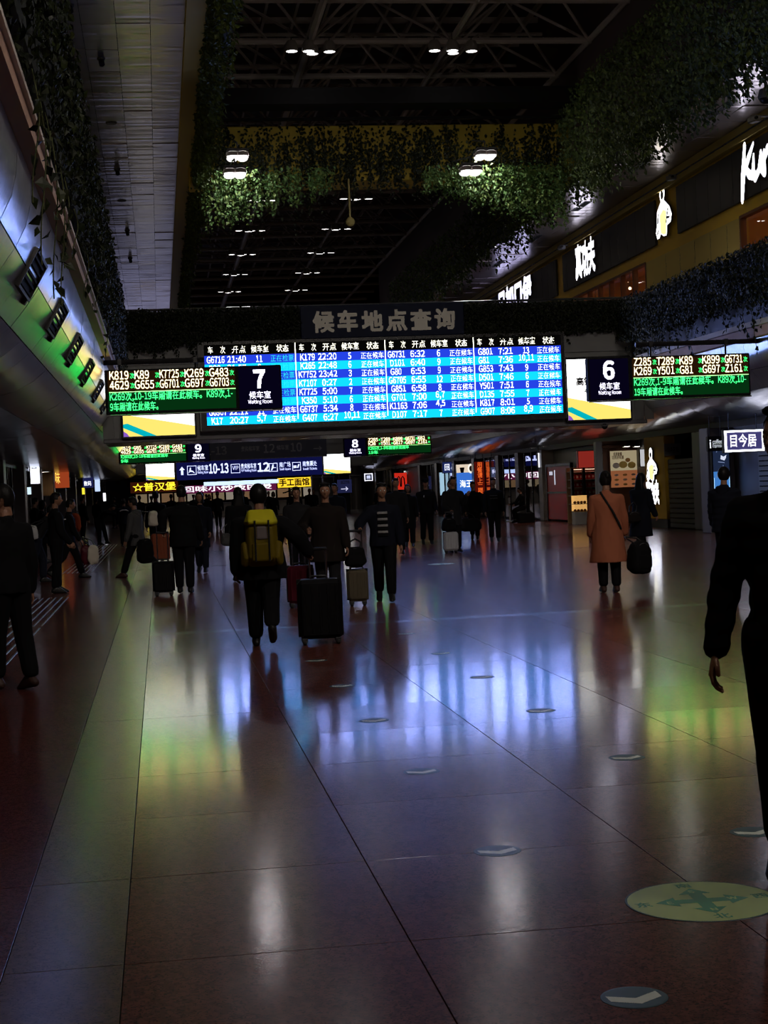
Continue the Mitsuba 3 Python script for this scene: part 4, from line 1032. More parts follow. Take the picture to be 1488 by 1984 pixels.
for q, ch in enumerate('用餐请上二楼'):
    part(t, 'letter', front(off(text(ch, .26, 1, .01, anchor='c'), (x0 + x1) / 2, z1 - .28 - q * .262), (0, 77, 0)), emit=(.8, .12, .02), weight=.1)
lit_sign('small_direction_sign', 'small navy sign with a white square and arrow left of the blue poster', 'direction sign', (858, 895, 884, 916), 86.0, (.012, .02, .09), (('回', .6, .32, .2, (1.3, 1.4, 1.8), .36), ('←', .5, .76, .25, (1.0, 1.1, 1.5), .36)))
lit_sign('slim_light_box', 'slim pale blue light box strip at the pillar left of the small navy arrow sign', 'light box', (853, 915, 860, 960), 88.0, (.35, .55, .7), wt=.2)
t, (x0, x1, z0, z1) = lit_sign('arch_sign', 'red sign with thin yellow double arch on the far right', 'shop sign', (765, 916, 788, 949), 104.0, (.55, .02, .01), wt=.4)
w, h = x1 - x0, z1 - z0
ap = lambda s: [(s * u, v) for u, v in ((.03, .0), (.06, .5), (.16, .62), (.26, .5), (.32, 0))]
for s in (-1, 1):
    P = [(x0 + .5 * w + u * w, 104 - .01, z0 + .18 * h + v * h) for u, v in ap(s)]
    part(t, 'arch', tube(P, .035, 5), emit=(2.2, 1.3, .25), weight=.1)
lit_sign('cafe_sign', 'small dark sign with white italic lettering right of the red arch sign', 'shop sign', (781, 909, 801, 923), 104.5, 'matte_black', (('McCafe', .6, .5, .2, (1.6, 1.6, 1.6), .8),))
lit_sign('blue_screen', 'small pale blue screen right of the cafe sign', 'screen', (810, 910, 820, 930), 100.0, (.25, .5, .8), wt=.2)
lit_sign('warm_window', 'dim orange shop window right of the red arch sign', 'shop window', (790, 924, 806, 950), 106.0, (.16, .045, .015), wt=.2)
lit_sign('square_sign', 'small white framed square sign on the far right', 'shop sign', (706, 917, 722, 932), 118.0, (.6, .65, .9), (('口', .8, .5, .1, 'navy_panel', .7),), .06, (1.3, 1.3, 1.7), wt=.2)
lit_sign('shop_screen', 'bright white shop lettering right of the small square sign', 'shop sign', (728, 917, 751, 932), 119.0, (.25, .26, .36), (('Mobile', .6, .5, .3, (1.4, 1.4, 1.8), .8),), wt=.2)
t, _ = lit_sign('arrow_plate', 'dim navy plate with a white arrow on the pillar in the middle distance', 'direction sign', (654, 929, 681, 955), 112.0, (.012, .014, .05), (('→', .5, .5, .14, (.6, .6, .8), .5), ('出口方向', .26, .55, .66, 'grey_paint', .6)), wt=.2)
lit_sign('phone_shop_sign', 'pair of faint white lit characters above the dark glass right of the red LED banner', 'shop sign', (952, 905, 965, 925), 74.5, (.05, .06, .12), (('手机', .4, .5, .35, (1.0, 1.0, 1.5), .8),), wt=.1)
for k, (px, y) in enumerate(((615, 116), (637, 114), (690, 113))):
    c = at(px, 960, y)
    p = thing('hall_pillar', ['dark round pillar right of the yellow food sign', 'second dark pillar right of the yellow food sign', 'pillar right of the navy arrow plate'][k], 'column')
    part(p, 'shaft', tube([(c[0], y, 0), (c[0], y, 4.8)], .42, 18), 'pillar_stone', smooth=40)
    part(p, 'collar', lathe([(.44, 2.6), (.46, 2.62), (.46, 2.7), (.44, 2.72)], 18, (c[0], y, 0)), 'stainless')
    part(p, 'foot_ring', lathe([(.46, 0), (.46, .2), (.43, .22)], 18, (c[0], y, 0)), 'stainless')
c = at(988, 1000, 66)
t = thing('barrier_post', 'slim steel post beside the person sitting by the dark glass', 'post')
part(t, 'pole', tube([(c[0], 66, 0.03), (c[0], 66, 1.05)], .04, 10), 'stainless', smooth=40)
part(t, 'base', lathe([(.20, 0), (.19, .03), (.04, .05)], 16, (c[0], 66, 0)), 'stainless')
part(t, 'head', sphere((c[0], 66, 1.06), .055, 1), 'satin_black', smooth=True)

# ------------------------------------------------------------------ food counters at the far end
def food_sign(lab, px, col, txt, tcol, z=None, wt=.5, w_=.9):
    return lit_sign('food_court_sign', lab, 'shop sign', px, 124.0, col, ((txt, .72, .5, .14, tcol, w_),), wt=wt)


food_sign('dark food counter sign with yellow characters at the far left end', (253, 933, 345, 954), (.03, .006, .002), '☆普汉堡', (1.9, 1.35, .05))
food_sign('crimson food counter sign with white characters at the far end', (345, 938, 536, 953), (.10, .008, .045), '回味小炒饭团煲', (2.0, 1.9, 2.1))
lit_sign('light_strip', 'long bluish white light strip above the crimson food sign', 'light box', (395, 931, 540, 939), 123.8, (.75, .95, 1.6), wt=.5)
food_sign('bright yellow food counter sign at the far end', (538, 925, 602, 944), (1.3, .75, .03), '手工面馆', 'brown_wood')
t = thing('menu_wall', 'warm patterned menu wall of the far food counters behind the crowd', 'menu wall')
for q in range(14):
    x0 = at(262 + 25 * q, 960, 124.5)[0]
    part(t, 'menu_panel', cbx(x0, x0 + .94, 124.5, 124.6, 1.25, 2.05, .01), ['food_yellow', 'cream_ledge', 'warm_wall'][q % 3])
    part(t, 'lit_face', front(rect(x0 + .04, x0 + .90, 1.3, 2.0, 0), (0, 124.49, 0)), emit=np.array([(.16, .12, .07), (.22, .19, .15), (.14, .08, .04)][q % 3]), weight=.15)
t = thing('food_counter', 'long pale food counter at the far end of the hall', 'counter')
part(t, 'front_panel', cbx(-2.2, 12.0, 123.5, 124.2, 0, 1.05, .02), 'counter_white')
part(t, 'worktop', cbx(-2.25, 12.05, 123.45, 124.25, 1.05, 1.10, .01), 'stainless')
t = thing('neon_arc', 'thin curved white neon line right of the crimson food sign', 'neon light')
solid(t, tube([at(548 + 2.2 * q, 955 - .09 * q * q - .2 * q, 124.44) for q in range(9)], .05, 6), emit=(2, 2, 2.4), weight=.1)

# ------------------------------------------------------------------ shop signs on the left
L_ = [('light_box', 'tall white light box at the left under the balcony, nearest on that side', 'light box', (57, 893, 76, 937), 63.0, (1.5, 1.6, 2.0), (('▰', .16, .5, .66, 'navy_panel', .45),), .6),
      ('orange_sign', 'orange sign box with a yellow panel at the left under the balcony', 'shop sign', (104, 901, 133, 945), 76.0, (.30, .045, .012), (('味', .5, .26, .18, (1.2, .75, .12), .32),), .4),
      ('blue_plate', 'navy plate with two blurred white lines at the left, right of the orange sign', 'shop sign', (161, 914, 180, 945), 98.0, (.012, .015, .07), (('手机店', .28, .45, .62, (.9, 1.0, 1.5), .7), ('数码', .28, .45, .12, (1.5, 1.6, 2.0), .7)), .2),
      ('light_box', 'slim white and blue light box at the left, right of the navy plate', 'light box', (184, 920, 193, 952), 108.0, (.6, .75, 1.2), (), .3),
      ('yellow_sign', 'tiny bright yellow sign at the left below the navy plate', 'shop sign', (159, 945, 164, 958), 98.0, (1.0, .85, .05), (), .1),
      ('light_box', 'small white light box at the far left, farthest of the row', 'light box', (200, 955, 205, 971), 112.0, (1.4, 1.4, 1.6), (), .2),
      ('shop_screen', 'pair of white lit characters at the left edge under the balcony', 'shop sign', (16, 926, 30, 960), 58.0, (.04, .06, .12), (('美容', .3, .5, .55, (.8, .9, 1.3), .9), ('会所', .3, .5, .1, (1.2, 1.3, 1.6), .9)), .2),
      ('shop_screen', 'bluish white lit panel with bright dots beside the left edge', 'shop sign', (32, 926, 41, 962), 60.0, (.10, .16, .22), (('品', .3, .5, .1, (1.2, 1.4, 1.7), .8),), .2),
      ('tan_panel', 'warm lit tan wall panel between the white light box and the orange sign', 'wall panel', (82, 905, 102, 960), 70.0, 'warm_wall', (), .3),
      ('small_sign', 'small white lit sign in the dark gap right of the tall white light box', 'shop sign', (75, 944, 82, 956), 72.0, (.9, .95, 1.1), (), .1),
      ('small_sign', 'small white lit sign left of the foot of the tall white light box', 'shop sign', (53, 944, 60, 958), 61.0, (.7, .9, 1.1), (), .1)]
for nm, lab, c_, px, Y, col, tx, wt in L_:
    lit_sign(nm, lab, c_, px, Y, col, tx, wt=wt)
c = at(86, 915, 68)
t = thing('ceiling_lamp', 'flat white ceiling lamp at the left between the white light box and the orange sign', 'lamp')
part(t, 'rim', lathe([(.24, 0), (.26, .05), (.2, .07), (0, .07)], 16, (c[0], 68, c[2])), 'white_paint')
part(t, 'diffuser', move(disc(.23, 14, True), (c[0], 68, c[2] + .004)), emit=(14, 11.5, 8.5), weight=.3)
part(t, 'rod', tube([(c[0], 68, c[2] + .06), (c[0], 68, 3.2)], .015, 5), 'satin_black')
# ------------------------------------------------------------------ creepers and hedges
prng = np.random.default_rng(21)
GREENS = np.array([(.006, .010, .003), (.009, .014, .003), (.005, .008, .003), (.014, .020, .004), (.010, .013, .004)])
LIT_GREENS = np.array([(.10, .19, .05), (.14, .21, .05), (.07, .15, .04)])  # flood lamp light put into the leaf colour of the lit bunches


def leaves(P, N, size, droop=.7, pal=GREENS, r=prng):
    """One folded, pointed leaf at each point P, its face turned roughly to N."""
    n = len(P)
    nn = N + r.normal(0, .45, (n, 3)); nn /= np.linalg.norm(nn, axis=1, keepdims=True)
    a = r.normal(0, .6, (n, 3)) + np.array([0, 0, -droop]); a -= nn * (a * nn).sum(1, keepdims=True); a /= np.linalg.norm(a, axis=1, keepdims=True)
    s = np.cross(a, nn)
    L = (size * r.uniform(.65, 1.3, n))[:, None]
    W = L * r.uniform(.30, .42, n)[:, None]
    V = np.stack([P, P + a * L * .42 + s * W + nn * L * .10, P + a * L - nn * L * .12, P + a * L * .42 - s * W + nn * L * .10, P + a * L * .45], 1)
    F = np.array([[0, 1, 4], [1, 2, 4], [2, 3, 4], [3, 0, 4]])
    F = (F[None] + 5 * np.arange(n)[:, None, None]).reshape(-1, 3)
    C = pal[r.integers(0, len(pal), n)] * r.uniform(.7, 1.25, (n, 1))
    return V.reshape(-1, 3), F, np.repeat(C, 5, 0)


def join_leaves(sets):
    V, F, C, o = [], [], [], 0
    for v, f, c in sets:
        V.append(v); F.append(f + o); C.append(c); o += len(v)
    return M3(np.vstack(V), np.vstack(F)), np.vstack(C)


def strand_pts(x, y, z0, ln, k, sway=.05):
    t = np.linspace(0, 1, k)
    return np.stack([x + sway * np.cumsum(prng.normal(0, .35, k)) * .5, y + sway * np.cumsum(prng.normal(0, .35, k)) * .5, z0 - ln * t], 1)


def hedge(name, lab, n, x, y, z, nx, size, strands=0, smax=.8, pal=GREENS, bumps=.12, core=True):
    if name == 'creeper': pal = np.minimum(GREENS * 8.5, .3)  # same greens brightened in colour, standing in for missing lamp light
    """A hedge that fills the face of a planter: leaves over a bumpy sheet facing nx, with strands hanging below."""
    t = thing(name, lab, 'hanging plants')
    lo, hi = np.array([x[0], y[0], z[0]], float), np.array([x[1], y[1], z[1]], float)
    nx = np.array(nx, float)
    ax = int(np.argmax(np.abs(nx[:2])))
    P = lo + prng.random((n, 3)) * (hi - lo)
    depth = prng.random(n) ** 2
    front_ = hi[ax] if nx[ax] > 0 else lo[ax]
    back_ = lo[ax] if nx[ax] > 0 else hi[ax]
    lump = meshkit.fbm(P * np.array([.9, .9, 1.4]), 3) - .4
    P[:, ax] = front_ + (back_ - front_) * depth + np.sign(nx[ax]) * bumps * 2 * lump
    ragged = meshkit.noise(P * np.array([1.1, 1.1, 0]) + 5) * .35 + .1 * prng.random(n)
    P[:, 2] = z[0] - ragged * .8 + (P[:, 2] - z[0]) * (1 + ragged * .8 / (z[1] - z[0]))
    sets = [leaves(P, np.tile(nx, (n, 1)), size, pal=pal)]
    stems = []
    for q in range(strands):
        ln = smax * prng.random() ** 1.5 + .15
        k = max(4, int(ln / (size * .55)))
        p = strand_pts(*(lo[:2] + prng.random(2) * (hi - lo)[:2]), z[0] + .05, ln, k)
        pp = np.repeat(p, 2, 0) + prng.normal(0, size * .35, (2 * k, 3))
        sets.append(leaves(pp, np.tile(nx, (len(pp), 1)), size, 1.2, pal))
    m, c = join_leaves(sets)
    part(t, 'foliage', m, 'leaf', color=c, kind='stuff')
    if core:
        c0, c1 = np.array([x[0], y[0], z[0] + .12]), np.array([x[1], y[1], z[1] - .1])
        if nx[ax] > 0: c1[ax] = c0[ax] + .4 * (c1[ax] - c0[ax])
        else: c0[ax] = c1[ax] - .4 * (c1[ax] - c0[ax])
        part(t, 'planter', bx(c0[0], c1[0], c0[1], c1[1], c0[2], c1[2]), 'planter')
    return t


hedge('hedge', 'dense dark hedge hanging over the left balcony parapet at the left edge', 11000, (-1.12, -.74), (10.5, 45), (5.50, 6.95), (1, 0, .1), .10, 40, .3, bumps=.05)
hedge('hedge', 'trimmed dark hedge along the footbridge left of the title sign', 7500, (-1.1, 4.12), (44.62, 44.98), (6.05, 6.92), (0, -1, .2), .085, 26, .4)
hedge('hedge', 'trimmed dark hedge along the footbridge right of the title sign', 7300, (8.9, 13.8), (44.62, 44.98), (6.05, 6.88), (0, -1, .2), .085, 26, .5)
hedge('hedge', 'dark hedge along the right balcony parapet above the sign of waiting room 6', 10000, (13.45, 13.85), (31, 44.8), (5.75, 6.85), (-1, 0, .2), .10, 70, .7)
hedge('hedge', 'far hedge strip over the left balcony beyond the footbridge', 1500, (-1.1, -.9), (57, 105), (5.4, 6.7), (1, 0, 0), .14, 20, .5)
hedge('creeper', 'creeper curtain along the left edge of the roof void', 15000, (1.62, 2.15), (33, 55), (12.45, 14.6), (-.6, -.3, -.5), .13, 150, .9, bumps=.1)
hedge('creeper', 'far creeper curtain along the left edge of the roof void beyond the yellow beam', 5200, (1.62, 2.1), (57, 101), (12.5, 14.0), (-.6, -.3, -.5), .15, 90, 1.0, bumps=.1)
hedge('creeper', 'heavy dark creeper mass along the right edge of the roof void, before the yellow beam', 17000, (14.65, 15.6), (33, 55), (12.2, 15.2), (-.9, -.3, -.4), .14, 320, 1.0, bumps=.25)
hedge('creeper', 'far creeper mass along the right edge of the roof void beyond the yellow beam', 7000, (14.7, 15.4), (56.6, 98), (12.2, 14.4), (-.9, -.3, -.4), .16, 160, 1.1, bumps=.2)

# creepers on the yellow beam: strands down its face and below it
t = thing('creeper', 'leafy creepers trailing down the face of the yellow beam and hanging below it', 'hanging plants')
sets = []
for q in range(430):
    x = prng.uniform(1.9, 14.8)
    dens = .45 + .55 * abs((x - 8.2) / 6.4)
    z0 = prng.uniform(13.0, 14.5)
    end = 12.5 - max(0, prng.normal(.55, .55)) * (.55 + .8 * abs((x - 7.8) / 6.6)) if prng.random() < .6 else z0 - prng.uniform(.5, 1.4)
    if prng.random() > dens: end = max(end, z0 - 1.1)
    ln = z0 - end; k = max(4, int(ln / .075))
    p = strand_pts(x, 54.9, z0, ln, k, .10); p[:, 1] = np.minimum(p[:, 1], 54.95)
    pp = p + prng.normal(0, .05, (k, 3)); pp[:, 1] = np.minimum(pp[:, 1], 54.95)
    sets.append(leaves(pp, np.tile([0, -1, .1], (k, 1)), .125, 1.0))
m, c = join_leaves(sets)
part(t, 'foliage', m, 'leaf', color=c, kind='stuff')
for side, (xa, xb), n, drop, lab in ((0, (1.9, 6.4), 130, 2.0, 'creeper bunch in lit green hanging under the left flood lamps'), (1, (9.6, 14.6), 240, 2.1, 'creeper bunch in lit green hanging under the right flood lamps')):
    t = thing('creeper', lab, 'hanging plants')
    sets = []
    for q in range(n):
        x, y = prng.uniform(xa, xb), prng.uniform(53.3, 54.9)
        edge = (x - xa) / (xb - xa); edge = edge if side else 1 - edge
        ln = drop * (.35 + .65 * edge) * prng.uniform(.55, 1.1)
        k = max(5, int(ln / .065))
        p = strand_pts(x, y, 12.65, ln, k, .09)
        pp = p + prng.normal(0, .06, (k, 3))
        sets.append(leaves(pp, np.tile([0, -.8, .6], (k, 1)), .13, 1.0, LIT_GREENS))
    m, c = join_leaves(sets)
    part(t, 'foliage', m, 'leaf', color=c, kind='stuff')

# single trailing vines before the left fascia and the right balcony: leaf by leaf
def vine(p0, ln, k, size, lab, side, grp):
    t = thing('trailing_vine', lab, 'vine', grp)
    n = 14
    tt = np.linspace(0, 1, n)
    c = np.stack([p0[0] + side * .04 * np.sin(tt * 5), p0[1] + .10 * np.cumsum(prng.normal(0, .3, n)) * .5, p0[2] - ln * tt], 1)
    part(t, 'stem', tube(c, .006, 4), 'stem')
    nrm = np.array([[side, -.5, .1]])
    for q in range(k):
        f = (q + .5) / k * (n - 1); i = int(f); P = c[i] + (c[min(i + 1, n - 1)] - c[i]) * (f - i)
        v, fa, col = leaves(P[None] + prng.normal(0, .02, (1, 3)), nrm, size, .9)
        part(t, 'leaf', M3(v, fa), 'leaf', color=col)


for q, (y, ln, k) in enumerate(((13.2, 1.1, 9), (13.9, 1.5, 12), (14.7, .9, 8), (15.4, 1.6, 13), (16.6, 1.5, 12), (17.6, 1.0, 9), (19.5, .6, 6), (22.5, .7, 6), (26.0, .5, 5), (31, .8, 7), (37, .7, 7), (41, .9, 8))):
    vine((-.88, y, 5.2), ln, k, .13, 'thin trailing vine with single leaves hanging before the left metal balcony front', 1, 'vines hanging before the left balcony front')
for q, (y, ln, k) in enumerate(((34.6, 1.3, 10), (35.2, .9, 8), (36.5, .6, 6), (39, 1.0, 9), (40.5, 1.1, 9), (42.5, .7, 7), (43.6, .8, 7))):
    vine((13.62, y, 5.65), ln, k, .13, 'thin trailing vine hanging below the hedge of the right balcony', -1, 'vines hanging before the right balcony front')
# ------------------------------------------------------------------ people
hrng = np.random.default_rng(5)
ICO1 = np.array(trimesh.creation.icosphere(subdivisions=1).vertices)
ICO0 = np.array(trimesh.creation.icosphere(subdivisions=0).vertices)


def ball(c, r, lo=False): return (ICO0 if lo else ICO1) * np.broadcast_to(r, 3) + np.asarray(c, float)


def hull(*sets): return Manifold.hull_points(np.vstack(sets))


def union(ms):
    a = ms[0]
    for m in ms[1:]: a = a + m
    return a


def tm(man, ref=None, it=0):
    if ref: man = man.refine_to_length(ref)
    m = man.to_mesh(); m = trimesh.Trimesh(m.vert_properties[:, :3], m.tri_verts, process=False)
    if it: trimesh.smoothing.filter_taubin(m, iterations=it)
    return M3(m.vertices, m.faces)


def man_of(m): return Manifold(Mesh(np.asarray(m.vertices, np.float32), np.asarray(m.faces, np.uint32)))


def make_head():
    """A head 0.235 m tall; the origin is the middle of the skull, looking to +y."""
    m = trimesh.creation.icosphere(subdivisions=4)
    v = m.vertices.copy()
    x, y, z = v.T
    P = v * np.array([.076, .098, .117])
    low = np.clip(-z, 0, 1)
    P[:, 0] *= 1 - .30 * low ** 1.5
    P[:, 1] += np.where(y > 0, .012 * low * y, .030 * low * np.abs(y))
    P[:, 0] *= 1 + .05 * np.clip(z, 0, 1)
    fr = np.clip(y, 0, 1)
    g = lambda cx_, cz_, sx, sz: np.exp(-((P[:, 0] - cx_) / sx) ** 2 - ((P[:, 2] - cz_) / sz) ** 2) * (fr > .2)
    P[:, 1] += .024 * g(0, -.032, .011, .014) + .014 * g(0, -.010, .008, .020)       # nose
    P[:, 1] += .006 * g(-.028, .022, .020, .007) + .006 * g(.028, .022, .020, .007)   # brows
    P[:, 1] -= .011 * (g(-.030, .004, .015, .011) + g(.030, .004, .015, .011))       # sockets
    P[:, 1] += .006 * g(0, -.062, .020, .005) + .006 * g(0, -.074, .018, .005) - .004 * g(0, -.068, .022, .0025)   # lips
    P[:, 1] += .008 * g(0, -.098, .018, .014)                                          # chin
    hd = Manifold(Mesh(P.astype(np.float32), m.faces.astype(np.uint32)))
    ears = [hull(ball((s * .074, -.012, .010), (.008, .018, .026)), ball((s * .078, -.018, .012), (.006, .016, .024)), ball((s * .073, -.006, -.018), (.006, .009, .012))) for s in (-1, 1)]
    neck = hull(ball((0, -.015, -.055), (.052, .055, .03)), ball((0, -.03, -.15), (.056, .056, .02)))
    return union([hd] + ears + [neck])


HEAD = make_head()
EYES = [np.array([s * .030, .0835, .004]) for s in (-1, 1)]


def make_hair(kind):
    b = Manifold(Mesh((ICO3 * np.array([.085, .107, .125]) + np.array([0, -.006, .006])).astype(np.float32), ICO3F.astype(np.uint32)))
    if kind == 'short':
        cutm = hull([(x, y, z) for x in (-.2, .2) for y, z in ((.055, .06), (.3, .10), (.3, -.3), (.03, -.3), (.03, .03))])
        low = hull([(x, y, z) for x in (-.2, .2) for y in (-.3, .3) for z in (-.07, -.3)])
        side = hull([(x, y, z) for x in (-.2, .2) for y, z in ((-.03, -.005), (.3, .0), (.3, -.3), (-.05, -.3))])
        h = b - cutm - low - side
        tuft = hull(ball((-.03, .04, .098), (.045, .045, .022)), ball((.035, .03, .100), (.04, .045, .022)))
        return h + tuft
    if kind == 'thick':
        b = Manifold(Mesh((ICO3 * np.array([.100, .118, .125]) + np.array([0, -.012, .022])).astype(np.float32), ICO3F.astype(np.uint32)))
        cutm = hull([(x, y, z) for x in (-.2, .2) for y, z in ((.06, .06), (.3, .10), (.3, -.3), (.03, -.3), (.03, .0))])
        low = hull([(x, y, z) for x in (-.2, .2) for y in (-.3, .3) for z in (-.085, -.3)])
        return b - cutm - low
    if kind in ('bob', 'long', 'bun', 'pony'):
        b = Manifold(Mesh((ICO3 * np.array([.090, .110, .128]) + np.array([0, -.008, .006])).astype(np.float32), ICO3F.astype(np.uint32)))
        cutm = hull([(x, y, z) for x in (-.068, .068) for y, z in ((.060, .075), (.3, .10), (.3, -.4), (.035, -.4), (.035, .03))])
        h = b - cutm
        if kind == 'bob': h = h + (hull(ball((-.075, -.01, .02), (.022, .05, .04)), ball((-.08, -.015, -.11), (.025, .05, .03)), ball((.075, -.01, .02), (.022, .05, .04)), ball((.08, -.015, -.11), (.025, .05, .03)), ball((0, -.09, -.11), (.05, .03, .03))) - cutm)
        if kind == 'long': h = h + (hull(ball((0, -.05, .03), (.09, .06, .06)), ball((-.06, -.08, -.22), (.05, .035, .06)), ball((.06, -.08, -.22), (.05, .035, .06))) - cutm)
        if kind == 'bun': h = h + hull(ball((0, -.10, .06), (.04, .04, .04)), ball((0, -.115, .04), (.035, .03, .035)))
        if kind == 'pony': h = h + hull(ball((0, -.11, .04), (.03, .03, .03)), ball((0, -.14, -.03), (.028, .025, .04)), ball((0, -.13, -.13), (.018, .018, .03)))
        return h
    if kind == 'cap':
        crown = hull(ball((0, -.01, .05), (.088, .105, .03)), ball((0, 0, .115), (.105, .12, .018)))
        visor = hull(ball((-.06, .09, .045), (.012, .012, .006)), ball((.06, .09, .045), (.012, .012, .006)), ball((0, .15, .03), (.04, .012, .006)))
        return crown + visor + make_hair('short')
    if kind == 'hood':
        b = Manifold(Mesh((ICO3 * np.array([.115, .135, .150])).astype(np.float32), ICO3F.astype(np.uint32)))
        cutm = hull([(x, y, z) for x in (-.078, .078) for y, z in ((.05, .09), (.3, .12), (.3, -.4), (.03, -.4))])
        return b - cutm


_i3 = trimesh.creation.icosphere(subdivisions=3)
ICO3, ICO3F = np.array(_i3.vertices), np.array(_i3.faces)
HAIR = {k: make_hair(k) for k in ('short', 'thick', 'bob', 'long', 'bun', 'pony', 'cap', 'hood')}


def make_hand(grip, lo=False):
    """A right hand: the wrist at the origin, fingers to -z, palm to -x, thumb to +y."""
    B = lambda c, r: ball(c, r, True)
    palm = hull(B((0, .0, -.005), (.017, .026, .012)), B((0, .030, -.082), (.012, .011, .012)), B((0, -.030, -.076), (.011, .010, .012)), B((-.005, .030, -.030), (.014, .014, .018)))
    ms = [palm]
    for y, ln, r in ((.030, .070, .0088), (.010, .078, .0090), (-.010, .072, .0086), (-.029, .056, .0078)):
        p = np.array([0, y, -.082]); a = math.radians(70 if grip else 18 + 6 * abs(y) / .03)
        d = lambda q: np.array([-math.sin(q), 0, -math.cos(q)])
        step = math.radians(75 if grip else 24)
        for s, f in enumerate((.45, .32, .25)):
            q = p + d(a) * ln * f
            ms.append(hull(B(p, r * (1 - .08 * s)), B(q, r * (.95 - .1 * s))))
            p = q; a += step if s == 0 or not grip else step * .6
    t0, t1, t2 = np.array([-.008, .026, -.022]), np.array([-.022, .050, -.052]), np.array([-.030, .046, -.082]) if not grip else np.array([-.046, .034, -.078])
    ms += [hull(B(t0, .012), B(t1, .0105)), hull(B(t1, .0105), B(t2, .0085))]
    return union(ms)


HANDS = {}
for gr_ in (False, True):
    R_ = make_hand(gr_)
    HANDS[(gr_, 1)] = R_
    HANDS[(gr_, -1)] = R_.mirror((1, 0, 0))


def rotm(ax, deg):
    c, s = math.cos(math.radians(deg)), math.sin(math.radians(deg))
    return np.array({'x': [[1, 0, 0], [0, c, -s], [0, s, c]], 'y': [[c, 0, s], [0, 1, 0], [-s, 0, c]], 'z': [[c, -s, 0], [s, c, 0], [0, 0, 1]]}[ax])


def xf(man, Rm, o, s=1.0):
    return man.transform(np.column_stack([Rm * s, np.asarray(o, float)]))


